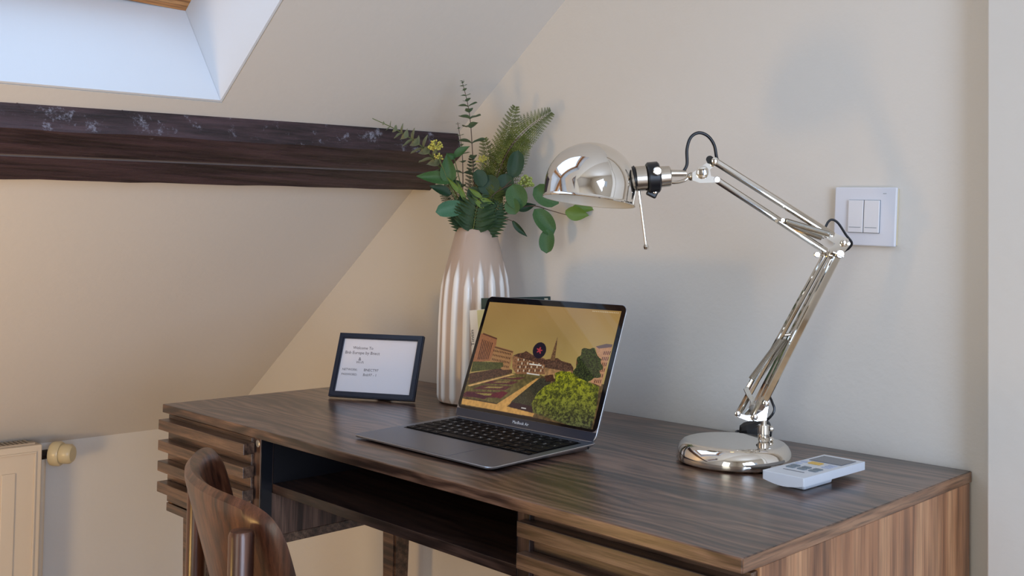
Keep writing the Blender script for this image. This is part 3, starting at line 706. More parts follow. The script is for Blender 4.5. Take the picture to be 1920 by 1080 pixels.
def laptop():
    lx, ly, lr, la = 0.47852, -0.49359, -0.0069, 1.21718
    w_, d_ = 0.304, 0.212
    root = thing('laptop', 'open grey laptop showing a garden and old town wallpaper on its screen', 'laptop', (lx, ly, Z0), lr)
    Mx = world(root)
    def rrect(x0, y0, x1, y1, r, n=6):
        pts = []
        for cx, cy, a0 in ((x1 - r, y1 - r, 0), (x0 + r, y1 - r, 90), (x0 + r, y0 + r, 180), (x1 - r, y0 + r, 270)):
            for i in range(n + 1):
                a = math.radians(a0 + 90 * i / n); pts.append((cx + r * math.cos(a), cy + r * math.sin(a)))
        return pts
    # wedge body, rounded corners
    P = rrect(0, 0, w_, d_, .011); bm = BM()
    topz = lambda y: .0058 + (.0118 - .0058) * y / d_
    c = Vector((w_ / 2, d_ / 2, 0)); rings = []
    for zf, ins in (('b', .010), ('m', .0012), ('t', 0.0), ('u', .0006)):
        r = []
        for x, y in P:
            dx, dy = x - c.x, y - c.y; k = 1 - ins / max(abs(dx), abs(dy))
            X, Y = c.x + dx * k, c.y + dy * k
            z = {'b': .0016, 'm': topz(y) - .0030, 't': topz(y) - .0006, 'u': topz(y)}[zf]
            r.append(bm.verts.new(Mx @ Vector((X, Y, z))))
        rings.append(r)
    n = len(P)
    for a, b in zip(rings, rings[1:]):
        for i in range(n): bm.faces.new((a[i], a[(i + 1) % n], b[(i + 1) % n], b[i])).material_index = 1
    bm.faces.new(rings[0][::-1]); bm.faces.new(rings[-1])
    body = obj('laptop_body', bm, [M['deck'], M['alu']], root)
    tilt = math.atan((.0118 - .0058) / d_)
    DK = Mx @ Matrix.Translation((0, 0, .0058)) @ Matrix.Rotation(tilt, 4, 'X')   # deck plane frame
    for x, y in ((.03, .03), (w_ - .03, .03), (.03, d_ - .03), (w_ - .03, d_ - .03)):
        obj('foot', lathe([(0, 0), (.007, 0), (.007, .0017), (0, .0017)], Mx @ Matrix.Translation((x, y, .0001)), 16, cap=False), M['black'], root)
    # keyboard
    kx0, kx1, ky0, ky1 = .0155, w_ - .0155, .0860, .1930
    obj('keyboard_well', box((kx0, ky0, .00005), (kx1, ky1, .0003), 0, DK), M['well'], root)
    pad = obj('trackpad', box((w_ / 2 - .060, .0045, .00005), (w_ / 2 + .060, .0805, .00022), 0, DK), M['deck'], root)
    obj('thumb_notch', box((w_ / 2 - .021, -.0002, -.0012), (w_ / 2 + .021, .0014, .00010), .0003, DK), M['lid'], root)
    rows = [(0, [1] * 14), (1, [1] * 13 + [1.45]), (2, [1.45] + [1] * 13), (3, [1.75] + [1] * 11 + [1.75]), (4, [2.3] + [1] * 10 + [2.3]), (5, [1, 1, 1, 1.25, 5.2, 1.25, 1, 'a'])]
    labs = ['', '1234567890-= ', 'QWERTYUIOP[]\\', 'ASDFGHJKL;\'', 'ZXCVBNM,./', '']
    gap = .0026; leg = BM(); hh = (ky1 - ky0 - .003) ; rh = [(hh) / 6.0 * .95] * 6; cache = {}
    y = ky1 - .0015
    for (ri, ws), row_h in zip(rows, [hh / 6] * 6):
        tot = sum(3.3 if a == 'a' else a for a in ws); unit = (kx1 - kx0 - .003) / tot; x = kx0 + .0015
        def key(x, yb, kw, kh):
            k = (round(kw, 5), round(kh, 5)); mt = DK @ Matrix.Translation((x + kw / 2, yb + kh / 2, 0))
            if k not in cache:
                b = box((-kw / 2, -kh / 2, .0004), (kw / 2, kh / 2, .0016), .0005, None, 1)
                o = obj('key', b, M['key'], root, keep=True); o.matrix_basis = world(root).inverted() @ mt; cache[k] = o; return o
            return copy_at(cache[k], root, mt, 'key')
        li = 0
        for a in ws:
            if a == 'a':
                u = unit * 1.1; kh = (row_h - gap) / 2
                for q_, (dx, hy) in enumerate(((0, 0), (1, 0), (1, 1), (2, 0))):
                    key(x + dx * u + gap / 2, y - row_h + gap / 2 + hy * (kh + .0003), u - gap, kh - .0003)
                    text_bm('^', .003, DK @ Matrix.Translation((x + dx * u + u / 2, y - row_h + gap / 2 + hy * kh + .001, .00172)), leg, align='CENTER')
                x += 3.3 * unit; continue
            kw = a * unit - gap; key(x + gap / 2, y - row_h + gap / 2, kw, row_h - gap)
            ch = None
            if a == 1 and ri in (1, 2, 3, 4) and li < len(labs[ri]): ch = labs[ri][li]; li += 1
            if ch is None: ch = {0: 'o'}.get(ri, '-')
            if a != 5.2 and ch.strip():
                text_bm(ch, .0070 if ri else .0052, DK @ Matrix.Translation((x + gap / 2 + kw / 2, y - row_h / 2 - .0018, .00172)), leg, align='CENTER')
            x += a * unit
        y -= row_h
    stuff(obj('key_legends', leg, M['legend'], root))
    # hinge and side port
    obj('hinge', cyl(Mx @ Vector((.03, d_ - .0050, .0105)), Mx @ Vector((w_ - .03, d_ - .0050, .0105)), .0034, None, 14), M['black'], root, smooth=True)
    obj('headphone_port', lathe([(0, 0), (.0021, 0), (0, .0001)], mat_axis(Mx @ Vector((w_ + .00005, d_ - .022, .0072)), Mx.to_3x3() @ Vector((1, 0, 0))), 16, cap=False), M['black'], root)
    # lid : local frame u right, v up along the lid, n towards the viewer
    o_ = Mx @ Vector((0, d_ - .0085, .0118)); ux = (Mx.to_3x3() @ Vector((1, 0, 0))).normalized()
    vy = (Mx.to_3x3() @ Vector((0, math.cos(la), math.sin(la)))).normalized(); nn = ux.cross(vy).normalized()
    LD = basis(o_, ux, vy, nn)
    LH = .2085
    P = rrect(0, 0.0005, w_, LH, .0105, 7); bm = BM(); rings = []
    for z, ins in ((-.0042, .0015), (-.0036, .0002), (-.0006, 0), (0, .0006)):
        rings.append([bm.verts.new(LD @ Vector((w_ / 2 + (x - w_ / 2) * (1 - ins / (w_ / 2)), LH / 2 + (y - LH / 2) * (1 - ins / (LH / 2)), z))) for x, y in P])
    n = len(P)
    for a, b in zip(rings, rings[1:]):
        for i in range(n): bm.faces.new((a[i], a[(i + 1) % n], b[(i + 1) % n], b[i])).material_index = 1
    bm.faces.new(rings[0][::-1]); bm.faces.new(rings[-1])
    obj('lid', bm, [M['lid'], M['alu']], root)
    P = rrect(.0012, .0150, w_ - .0012, LH - .0012, .0095, 7)
    obj('bezel', prism([LD @ Vector((x, y, .00015)) for x, y in P], nn * .0005), M['bezel'], root)
    obj('lower_bezel', prism([LD @ Vector((x, y, .00015)) for x, y in [(.004, .0018), (w_ - .004, .0018), (w_ - .0012, .0148), (.0012, .0148)]], nn * .0005), M['bezel2'], root)
    stuff(obj('logo_lettering', text_bm('MacBook Air', .0066, LD @ Matrix.Translation((w_ / 2 , .0062, .0008)), align='CENTER'), M['legend'], root))
    # screen: dense sheet with its picture in a colour attribute
    nu, nv = 660, 412; bx, bt, bb = .0085, .0105, .0190
    cols = screen_colors(nu, nv)
    me = bpy.data.meshes.new('screen'); U = np.linspace(bx, w_ - bx, nu); V = np.linspace(LH - bt, bb, nv)
    gu, gv = np.meshgrid(U, V); L3 = np.stack([gu.ravel(), gv.ravel(), np.full(nu * nv, .00095), np.ones(nu * nv)], 1)
    MM = np.array(world(root).inverted() @ LD); co = (L3 @ MM.T)[:, :3]
    idx = np.arange(nu * nv).reshape(nv, nu); fa = np.stack([idx[1:, :-1], idx[1:, 1:], idx[:-1, 1:], idx[:-1, :-1]], -1).reshape(-1, 4)
    me.vertices.add(nu * nv); me.vertices.foreach_set('co', co.ravel()); nf = len(fa)
    me.loops.add(nf * 4); me.loops.foreach_set('vertex_index', fa.ravel().astype(np.int32)); me.polygons.add(nf)
    me.polygons.foreach_set('loop_start', np.arange(0, nf * 4, 4, dtype=np.int32)); me.polygons.foreach_set('loop_total', np.full(nf, 4, np.int32))
    me.update(calc_edges=True)
    ca = me.color_attributes.new('picture', 'FLOAT_COLOR', 'POINT')
    ca.data.foreach_set('color', np.concatenate([cols.reshape(-1, 3), np.ones((nu * nv, 1))], 1).astype(np.float32).ravel())
    m, t, b = base('lit_screen'); an = t.nodes.new('ShaderNodeAttribute'); an.attribute_name = 'picture'
    b.inputs['Base Color'].default_value = (.006, .006, .008, 1); b.inputs['Roughness'].default_value = .03; b.inputs['Specular IOR Level'].default_value = .5
    t.links.new(an.outputs['Color'], b.inputs['Emission Color']); b.inputs['Emission Strength'].default_value = 0.80
    me.materials.append(m); so = bpy.data.objects.new('screen', me); COL.objects.link(so); so.parent = root
laptop()

# ------------------------------------------------------------------ books behind the laptop
def book(label, x0, x1, y0, y1, zt, tilt, mat, spine=None, txt=None):
    root = thing('book', label, 'book', ((x0 + x1) / 2, (y0 + y1) / 2, Z0))
    h = zt - Z0; R_ = Matrix.Translation((x0, 0, Z0)) @ Matrix.Rotation(-tilt, 4, 'Y') @ Matrix.Translation((-x0, 0, -Z0))
    # leaning to the left about its lower left corner: tilt about Y
    bm = BM(); t_ = .0022
    add_box(bm, (x0, y0, Z0), (x1, y0 + t_, Z0 + h), .0006, R_); add_box(bm, (x0, y1 - t_, Z0), (x1, y1, Z0 + h), .0006, R_)
    add_box(bm, (x0, y0 + t_, Z0), (x0 + t_, y1 - t_, Z0 + h), 0, R_)
    obj('cover', bm, mat, root)
    obj('page_block', box((x0 + t_ + .0004, y0 + t_ + .0003, Z0 + .003), (x1 - .004, y1 - t_ - .0003, Z0 + h - .003), 0, R_), M['pages'], root)
    if spine:
        obj('cover_stripe', box((x0 + .0205, y0 - .0005, Z0 + .002), (x0 + .040, y0 - .0001, Z0 + h - .001), 0, R_), spine, root)
    if txt:
        m_ = R_ @ basis(Vector((x0 + .0085, y0 - .0004, Z0 + h - .062)), Vector((0, 0, 1)), Vector((-1, 0, 0)), Vector((0, -1, 0)))
        stuff(obj('cover_lettering', text_bm(txt, .012, m_), M['ink'], root))
# (tilt is negative: tops lean towards the vase)
book('dark green hardback leaning behind the laptop screen', 0.4555, 0.606, -0.200, -0.183, 0.9520, math.radians(3.6), M['book_green'])
book('white paperback with small dark lettering beside the ribbed vase', 0.4485, 0.560, -0.2135, -0.2035, 0.9310, math.radians(6.5), M['book_white'], M['book_pale'], 'Tintin')

# ------------------------------------------------------------------ picture frame
def picture_frame():
    b0 = Vector((0.1285, -0.2978, Z0)); b1 = Vector((0.2799, -0.2136, Z0)); dx = (b1 - b0).normalized(); n = Vector((dx.y, -dx.x, 0))
    W_ = (b1 - b0).length; H_ = .125; th = math.radians(22)
    up = (Vector((0, 0, 1)) * math.cos(th) - n * math.sin(th)).normalized(); nn = dx.cross(up).normalized()
    base_ = b0 + Vector((0, 0, .0008)) + Vector((0, 0, 1)) * math.sin(th) * 0.011
    FR = basis(base_, dx, up, nn)
    root = thing('picture_frame', 'dark blue framed welcome card standing on the desk left of the vase', 'picture frame', (b0 + b1) / 2, math.atan2(dx.y, dx.x))
    fw = .0105
    def side(pts):
        # mitred moulding: outer edge higher at the back, small inner lip
        return prism([FR @ Vector((x, y, -.010)) for x, y in pts], nn * .0115)
    o = [(0, 0), (W_, 0), (W_, H_), (0, H_)]; i = [(fw, fw), (W_ - fw, fw), (W_ - fw, H_ - fw), (fw, H_ - fw)]
    for k in range(4):
        k2 = (k + 1) % 4; bm = side([o[k], o[k2], i[k2], i[k]])
        bmesh.ops.bevel(bm, geom=[e for e in bm.edges if e.calc_length() > .05], offset=.0016, segments=2, affect='EDGES')
        obj('moulding', bm, M['frame'], root)
    obj('card', prism([FR @ Vector((x, y, -.0045)) for x, y in i], nn * .0006), M['paper'], root)
    ink = BM()
    def tx(s, u, v, size, al='CENTER', sx=1.0): text_bm(s, size, FR @ Matrix.Translation((fw + u * (W_ - 2 * fw), fw + (1 - v) * (H_ - 2 * fw), -.0038)) @ Matrix.Scale(sx, 4, (1, 0, 0)), ink, align=al)
    tx('Welcome To', .275, .19, .0078); tx('Bnb Europe by Bnect', .275, .285, .0084)
    tx('&', .255, .405, .0095); tx('Wi-Fi', .265, .46, .0070)
    tx('NETWORK:', .04, .60, .0062, 'LEFT'); tx('BNECT97', .335, .60, .0072, 'LEFT'); tx('PASSWORD:', .04, .69, .0060, 'LEFT'); tx('Bnb97 - 1', .335, .69, .0072, 'LEFT')
    stuff(obj('card_lettering', ink, M['ink'], root))
    obj('glass', prism([FR @ Vector((x, y, -.0030)) for x, y in i], nn * .0010), M['glass'], root)
    obj('backing_board', prism([FR @ Vector((x, y, -.0075)) for x, y in i], nn * .0025), M['black'], root)
    # strut behind
    a = FR @ Vector((W_ / 2, H_ * .62, -.0108)); g = Vector((a.x, a.y, 0)) - n * .030; g.z = Z0 + .002
    obj('strut', bar(a, g, .030, .002, dx), M['black'], root)
picture_frame()

# ------------------------------------------------------------------ vase
VC = Vector((0.3325, -0.1120, Z0))
def vase():
    root = thing('vase', 'tall cream ceramic vase with white vertical ribs holding greenery', 'vase', VC)
    prof = [(0, .0590), (.0035, .0650), (.012, .0668), (.05, .0675), (.10, .0672), (.15, .0664), (.19, .0648), (.215, .0628), (.235, .0600), (.255, .0556), (.270, .0518), (.285, .0480), (.300, .0440), (.315, .0402), (.3235, .0375), (.3265, .0352)]
    hs = np.array([p[0] for p in prof]); rs = np.array([p[1] for p in prof])
    nz, na, NR = 90, 16 * 18, 16
    bm = BM(); lay = bm.verts.layers.float.new('ridge'); rings = []
    for i in range(nz + 1):
        h = .3265 * i / nz; r0 = float(np.interp(h, hs, rs)); ring = []
        for j in range(na):
            a = 2 * PI * j / na; k = (j / na * NR) % 1.0; kk = int(j / na * NR)
            top = .262 + .010 * math.sin(kk * 2.3); f = min(1, max(0, (top - h) / .035)) * min(1, h / .012)
            wdt = 0.30 * (0.25 + 0.75 * f)
            d = abs(k - .5); rg = max(0, 1 - (d / wdt) ** 2) if d < wdt else 0.0
            amp = rg * f; r = r0 + .0024 * amp - .0014 * f * (1 - rg)
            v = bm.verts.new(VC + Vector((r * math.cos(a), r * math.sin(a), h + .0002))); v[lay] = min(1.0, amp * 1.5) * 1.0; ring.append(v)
        rings.append(ring)
    for a_, b_ in zip(rings, rings[1:]):
        for j in range(na): bm.faces.new((a_[j], a_[(j + 1) % na], b_[(j + 1) % na], b_[j]))
    bm.faces.new(rings[0][::-1])
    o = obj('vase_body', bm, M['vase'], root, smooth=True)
    obj('inner_wall', lathe([(.0350, .3266), (.0325, .3270), (.0300, .3240), (.036, .29), (.05, .20), (0, .19)], Matrix.Translation(VC), 48, cap=False), M['vase_in'], root, smooth=True)
vase()

# ------------------------------------------------------------------ greenery in the vase
VD = depth_of(VC + Vector((0, 0, .3)))
def vp(px, py, off=0.0): return at(px, py, VD + off)
def leaf_mesh(name, mat, kind='oval', fold=0.15, curl=0.10):
    """unit leaf: base at the origin, tip at +Y 1, width about 1 x ratio, facing +Z"""
    bm = BM(); n = 9; rows = []
    for i in range(n + 1):
        t = i / n
        if kind == 'oval': wd = 0.40 * math.sin(PI * min(1, t * .96 + .04) ** .85)
        elif kind == 'round': wd = 0.50 * math.sqrt(max(0, 1 - (2 * t - 1) ** 2)) if t > 0 else 0.02
        elif kind == 'heart': wd = 0.52 * math.sin(PI * (t ** .62)) * (1 - .1 * t)
        elif kind == 'narrow': wd = 0.16 * math.sin(PI * t ** .8)
        wd = max(wd, .012); row = []
        for u in (-1, -.5, 0, .5, 1):
            row.append(bm.verts.new((u * wd, t, fold * abs(u) * wd * 2 - curl * (t - .3) ** 2 + .02 * math.sin(7 * t + u * 2))))
        rows.append(row)
    for a, b in zip(rows, rows[1:]):
        for k in range(4): bm.faces.new((a[k], a[k + 1], b[k + 1], b[k]))
    me = bpy.data.meshes.new(name); bm.to_mesh(me); bm.free(); me.materials.append(mat)
    for p in me.polygons: p.use_smooth = True
    return me
LM = {}
def leaf(parent, kind, matk, base_, tip, width, face=None, roll=0.0, name='leaf'):
    """leaf from base_ to tip (world); face = direction its upper side looks"""
    key = (kind, matk)
    if key not in LM: LM[key] = leaf_mesh('leaf', M[matk], kind)
    d = Vector(tip) - Vector(base_); l = d.length; y = d / l
    f = (face if face is not None else (-FWD)); z = (f - y * f.dot(y)).normalized(); x = y.cross(z)
    if roll: R_ = Matrix.Rotation(roll, 3, y); x = R_ @ x; z = R_ @ z
    o = bpy.data.objects.new(name, LM[key]); COL.objects.link(o); o.parent = parent
    W0 = {'oval': .8, 'round': 1.0, 'heart': 1.0, 'narrow': .32}[kind]; sx = width / W0
    m_ = Matrix(((x.x * sx, y.x * l, z.x * l, base_[0]), (x.y * sx, y.y * l, z.y * l, base_[1]), (x.z * sx, y.z * l, z.z * l, base_[2]), (0, 0, 0, 1)))
    o.matrix_basis = world(parent).inverted() @ m_
    return o
PXM = VD / F_PX     # metres per pixel at the vase
G_ = 'stems of greenery in the ribbed vase'
def plant(name, label, cat, root_px, off0=0.0): return thing(name, label, cat, vp(root_px[0], root_px[1], off0), 0, G_)
def stem(parent, pts, r0, r1, mat):
    P = smooth_path(pts, 6); return obj('stem', tube(P, r0, 7, r1=r1), mat, parent, smooth=True), P
def along(P, t):
    k = t * (len(P) - 1); i = min(int(k), len(P) - 2); return P[i].lerp(P[i + 1], k - i), (P[i + 1] - P[i]).normalized()
def eucalyptus(label, pxs, offs, pairs, mat, stemmat, r0=.0013, tip_r=.0005, pitch=0.3):
    root = plant('eucalyptus_sprig', label, 'foliage', pxs[0], offs[0])
    s_, P = stem(root, [vp(x, y, o) for (x, y), o in zip(pxs, offs)], r0, tip_r, stemmat)
    rnd = random.Random(int(pxs[-1][0]))
    for i, (t, size) in enumerate(pairs):
        p, d = along(P, t); side, nrm, _ = frame_from(d, FWD); a0 = (i % 2) * PI / 2 + rnd.uniform(-.3, .3) + .35
        for k in (0, 1):
            a = a0 + k * PI; out = side * math.cos(a) + nrm * math.sin(a); dr = (out + d * pitch).normalized(); L_ = size * PXM
            size_k = 1.30; L_ *= size_k
            leaf(root, 'oval' if size < 14 else 'round', mat, p, p + dr * L_, L_ * .74, face=(d - out * pitch).normalized())
    return root
def px_leaf(parent, kind, mat, b, t, wpx, o0=0.0, o1=0.0, roll=0.0, name='leaf'):
    return leaf(parent, kind, mat, vp(b[0], b[1], o0), vp(t[0], t[1], o1), wpx * PXM, roll=roll, name=name)
def fern(label, pxs, offs, length, mat, stemmat, n=20, start=.25, thin=False, roll=0.0):
    root = plant('fern_frond', label, 'foliage', pxs[0], offs[0])
    s_, P = stem(root, [vp(x, y, o) for (x, y), o in zip(pxs, offs)], .0012, .0004, stemmat)
    for i in range(n):
        t = start + (1 - start) * i / (n - 1); p, d = along(P, min(t, .999)); side = d.cross(FWD).normalized()
        side = Matrix.Rotation(roll, 3, d) @ side
        L_ = length * PXM * (math.sin(PI * (0.12 + .88 * (1 - (t - start) / (1 - start))) * .62) + .04)
        for sg in (-1, 1):
            dr = (side * sg + d * .55 + FWD * .1 * math.sin(i * 2.1)).normalized(); tip = p + dr * L_
            if thin:
                # feathery pinna: midrib with tiny leaflets joined into one part
                bm = BM(); tube([p, tip], .0005, 4, bm); m_ = 8
                up_ = d - dr * d.dot(dr); up_.normalize()
                for k in range(1, m_ + 1):
                    q_ = p.lerp(tip, k / m_); ll = L_ * .22 * (1.15 - k / m_) + .0014
                    for s2 in (-1, 1):
                        e = q_ + (up_ * s2 + dr * .7).normalized() * ll; nw = dr * ll * .26
                        vs = [bm.verts.new(v) for v in (q_, (q_ + e) / 2 + nw + FWD * ll * .15, e, (q_ + e) / 2 - nw - FWD * ll * .15)]; bm.faces.new(vs)
                stuff(obj('pinna', bm, M[mat], root))
            else:
                leaf(root, 'narrow', mat, p, tip, L_ * .26, name='pinna')
    return root
rt = (893, 440)
# tall thin sprigs
eucalyptus('tallest eucalyptus sprig in the vase, small paired leaves up to its tip', [(891, 446), (889, 400), (888, 330), (883, 240), (877, 195), (866, 151)], [0, 0, .005, .01, .01, .01],
           [(.40, 17), (.47, 15), (.53, 21), (.60, 20), (.66, 19), (.72, 16), (.775, 15), (.82, 12), (.86, 9), (.90, 9), (.935, 7), (.965, 6), (.99, 4)], 'euc', M['stem_b'])
eucalyptus('short wiry eucalyptus sprig just left of the tallest one', [(878, 446), (868, 395), (868, 330), (866, 280), (858, 229)], [.01, .015, .02, .02, .02],
           [(.30, 13), (.42, 12), (.52, 15), (.62, 11), (.70, 12), (.78, 8), (.86, 7), (.92, 6), (.97, 4)], 'euc', M['stem_b'])
eucalyptus('pale olive eucalyptus sprig reaching far left in front of the beam', [(884, 446), (868, 390), (838, 335), (800, 283), (750, 247), (698, 222)], [0, 0, -.01, -.02, -.03, -.035],
           [(.34, 20), (.39, 21), (.44, 22), (.49, 23), (.535, 23), (.58, 22), (.62, 21), (.66, 20), (.70, 19), (.74, 17), (.78, 15), (.82, 12), (.86, 9), (.90, 6)], 'euc_pale', M['stem_g'], .0014, .0007, pitch=.55)
# ferns
fern('olive fern frond whose tip reaches farthest up right', [(898, 446), (915, 380), (936, 320), (958, 275), (990, 240), (1031, 211)], [0, 0, -.005, -.01, -.01, -.01], 34, 'fern', M['stem_b'], 22, .45, True)
fern('olive fern frond standing upright with its tip above the others', [(896, 446), (915, 380), (930, 320), (948, 260), (966, 202)], [.01, .01, .015, .02, .02], 27, 'fern', M['stem_g'], 20, .42, True)
fern('short bushy olive fern frond leaning left over the middle', [(894, 446), (903, 390), (910, 340), (915, 300), (908, 262)], [.02, .02, .02, .03, .03], 24, 'fern', M['stem_g'], 16, .35, True)
fern('dense olive fern frond filling the centre of the bunch', [(900, 446), (915, 400), (925, 350), (940, 300), (955, 262)], [.03, .03, .03, .035, .04], 30, 'fern', M['stem_g'], 18, .30, True, .5)
fern('deep green fern frond low in front just above the vase rim', [(886, 440), (889, 420), (893, 395), (902, 366)], [-.03, -.04, -.045, -.045], 44, 'fern_d', M['stem_g'], 12, .12)
fern('deep green fern frond hanging low at the left of the rim', [(882, 444), (872, 420), (862, 398), (852, 380)], [-.01, -.015, -.02, -.02], 30, 'fern_d', M['stem_g'], 12, .15)
fern('yellow green fern frond low right above the rim', [(898, 440), (908, 410), (922, 380), (930, 352)], [-.025, -.03, -.03, -.03], 30, 'fern', M['stem_g'], 16, .25, True)
fern('small dark fern frond rising behind the low leaves at left', [(884, 446), (868, 410), (850, 375), (832, 352)], [.01, .01, .01, .01], 24, 'fern_d', M['stem_g'], 14, .30, True)
fern('thin dark fern frond beside the wiry sprig', [(890, 446), (888, 400), (886, 350), (884, 296)], [.025, .025, .025, .025], 17, 'fern_d', M['stem_g'], 18, .30, True)
fern('olive fern frond leaning right behind the upright one', [(900, 446), (920, 390), (945, 335), (968, 290), (985, 262)], [.015, .02, .02, .02, .02], 30, 'fern', M['stem_g'], 20, .38, True, .3)
fern('low dark fern frond at the right of the rim', [(898, 444), (912, 424), (926, 402), (936, 382)], [-.02, -.03, -.035, -.035], 34, 'fern_d', M['stem_g'], 12, .12)
fern('upright dark fern frond behind the middle leaves', [(892, 446), (900, 400), (908, 355), (918, 318)], [.03, .03, .03, .03], 26, 'fern_d', M['stem_g'], 18, .30, True, .4)
# broad leaved branch to the left
r_ = plant('leafy_branch', 'branch at the left with broad pointed green leaves', 'foliage', (882, 446), -.01)
stem(r_, [vp(882, 446, -.01), vp(872, 400, -.015), vp(858, 350, -.02), vp(850, 318, -.025)], .0015, .0008, M['stem_g'])
stem(r_, [vp(872, 400, -.015), vp(862, 340, -.02), vp(852, 298, -.02)], .0012, .0007, M['stem_g'])
px_leaf(r_, 'heart', 'leaf_big', (842, 344), (838, 286), 30, -.030, -.030)
px_leaf(r_, 'oval', 'leaf_big', (850, 340), (781, 329), 26, -.028, -.035, .3)
px_leaf(r_, 'oval', 'leaf_big', (850, 296), (881, 273), 17, -.02, -.02, -.5)
px_leaf(r_, 'oval', 'leaf_big', (853, 297), (838, 288), 12, -.02, -.03)
px_leaf(r_, 'oval', 'leaf_dark', (866, 352), (846, 338), 16, -.018, -.022)
px_leaf(r_, 'oval', 'leaf_dark', (845, 365), (806, 348), 20, -.02, -.03, .4)
px_leaf(r_, 'round', 'leaf_teal', (873, 388), (817, 397), 31, -.035, -.045, .15)
px_leaf(r_, 'oval', 'leaf_dark', (876, 398), (862, 360), 16, -.02, -.02)
px_leaf(r_, 'oval', 'leaf_dark', (868, 420), (846, 405), 20, -.02, -.02)
px_leaf(r_, 'narrow', 'leaf_lime', (866, 366), (838, 332), 9, -.033, -.035)
px_leaf(r_, 'narrow', 'leaf_lime', (874, 380), (858, 342), 9, -.033, -.035)
# broad round leaves in the middle
r_ = plant('leafy_branch', 'cluster of broad round dark green leaves in the middle', 'foliage', (896, 446), -.02)
stem(r_, [vp(896, 446, -.02), vp(905, 400, -.025), vp(925, 365, -.03), vp(960, 345, -.03)], .0015, .0008, M['stem_b'])
stem(r_, [vp(905, 400, -.025), vp(925, 372, -.025), vp(962, 335, -.025)], .001, .0007, M['stem_b'])
px_leaf(r_, 'round', 'leaf_dark', (960, 334), (972, 282), 31, -.02, -.02, .1)
px_leaf(r_, 'round', 'leaf_dark', (925, 365), (908, 329), 40, -.028, -.030)
px_leaf(r_, 'round', 'leaf_dark', (905, 350), (894, 318), 27, -.034, -.034, .3)
px_leaf(r_, 'round', 'leaf_dark', (943, 368), (950, 325), 34, -.022, -.022)
px_leaf(r_, 'round', 'leaf_dark', (892, 372), (884, 350), 24, -.03, -.03)
px_leaf(r_, 'round', 'leaf_big', (976, 392), (962, 345), 40, -.045, -.045, -.1)
px_leaf(r_, 'round', 'leaf_big', (957, 372), (966, 402), 30, -.043, -.047, .3)
px_leaf(r_, 'oval', 'leaf_dark', (935, 385), (928, 355), 22, -.02, -.02)
px_leaf(r_, 'oval', 'leaf_dark', (905, 405), (915, 372), 24, -.01, -.01)
px_leaf(r_, 'oval', 'leaf_dark', (925, 418), (905, 395), 24, 0, 0)
px_leaf(r_, 'narrow', 'leaf_lime', (905, 372), (878, 352), 9, -.045, -.047)
px_leaf(r_, 'narrow', 'leaf_lime', (908, 392), (885, 368), 9, -.045, -.047)
px_leaf(r_, 'narrow', 'leaf_lime', (900, 372), (927, 382), 9, -.045, -.047)
# branch to the right under the lamp shade
r_ = plant('leafy_branch', 'brown twig reaching right with leaves hanging under the lamp shade', 'foliage', (905, 442), -.01)
stem(r_, [vp(905, 442, -.01), vp(930, 412, -.015), vp(965, 392, -.02), (vp(1000, 386, -.03)), vp(1030, 394, -.04), vp(1062, 403, -.05)], .0016, .0007, M['stem_b'])
stem(r_, [vp(930, 416, -.012), vp(945, 410, -.015), vp(962, 415, -.02)], .0010, .0006, M['stem_b'])
stem(r_, [vp(1018, 391, -.035), vp(1026, 400, -.035), vp(1028, 407, -.035)], .0009, .0006, M['stem_b'])
px_leaf(r_, 'oval', 'leaf_dark', (961, 414), (988, 444), 12, -.02, -.02, .3)
px_leaf(r_, 'oval', 'leaf_dark', (968, 392), (1005, 384), 17, -.02, -.025)
px_leaf(r_, 'round', 'leaf_big', (1001, 352), (1047, 382), 38, -.035, -.045, .1)
px_leaf(r_, 'round', 'leaf_big', (1002, 392), (1038, 440), 33, -.04, -.045, -.2)
px_leaf(r_, 'round', 'leaf_big', (1028, 430), (1024, 475), 29, -.047, -.05, .2)
px_leaf(r_, 'oval', 'leaf_lime', (1060, 397), (1104, 404), 27, -.05, -.055, .1)
px_leaf(r_, 'oval', 'leaf_lime', (1072, 390), (1116, 392), 19, -.045, -.05, -.3)
# berries
def berries(label, px, py, off, rad, mat, n, sizepx, seed):
    root = plant('berry_cluster', label, 'flower', (px, py), off); rnd = random.Random(seed); c = vp(px, py, off); base_ = vp(890, 438, 0)
    mid = c.lerp(base_, .45) + Vector((0, 0, -.01))
    stem(root, [base_, mid, c], .0011, .0007, M['stem_g'])
    bm = BM()
    for k in range(n):
        a = rnd.uniform(0, 2 * PI); e = rnd.uniform(-.3, 1); d = Vector((math.cos(a) * math.sqrt(max(0, 1 - e * e)), math.sin(a) * math.sqrt(max(0, 1 - e * e)), e)); p = c + d * rad * rnd.uniform(.65, 1.05)
        tube([c, p], .00035, 4, bm); b2 = bmesh.new(); bmesh.ops.create_icosphere(b2, subdivisions=1, radius=sizepx * PXM); b2.transform(Matrix.Translation(p)); merge(bm, b2)
    stuff(obj('berries', bm, mat, root, smooth=True))
berries('yellow bud cluster in front of the beam at the left', 816, 277, -.045, .014, M['berry'], 46, 2.0, 1)
berries('second small yellow bud cluster just under the left one', 822, 296, -.04, .010, M['berry'], 18, 1.7, 4)
berries('pale green bud cluster right of the middle behind the round leaves', 986, 345, -.01, .016, M['berry2'], 60, 2.3, 2)
berries('tiny pale buds in the centre among the fern', 905, 303, .0, .013, M['berry'], 26, 1.3, 3)

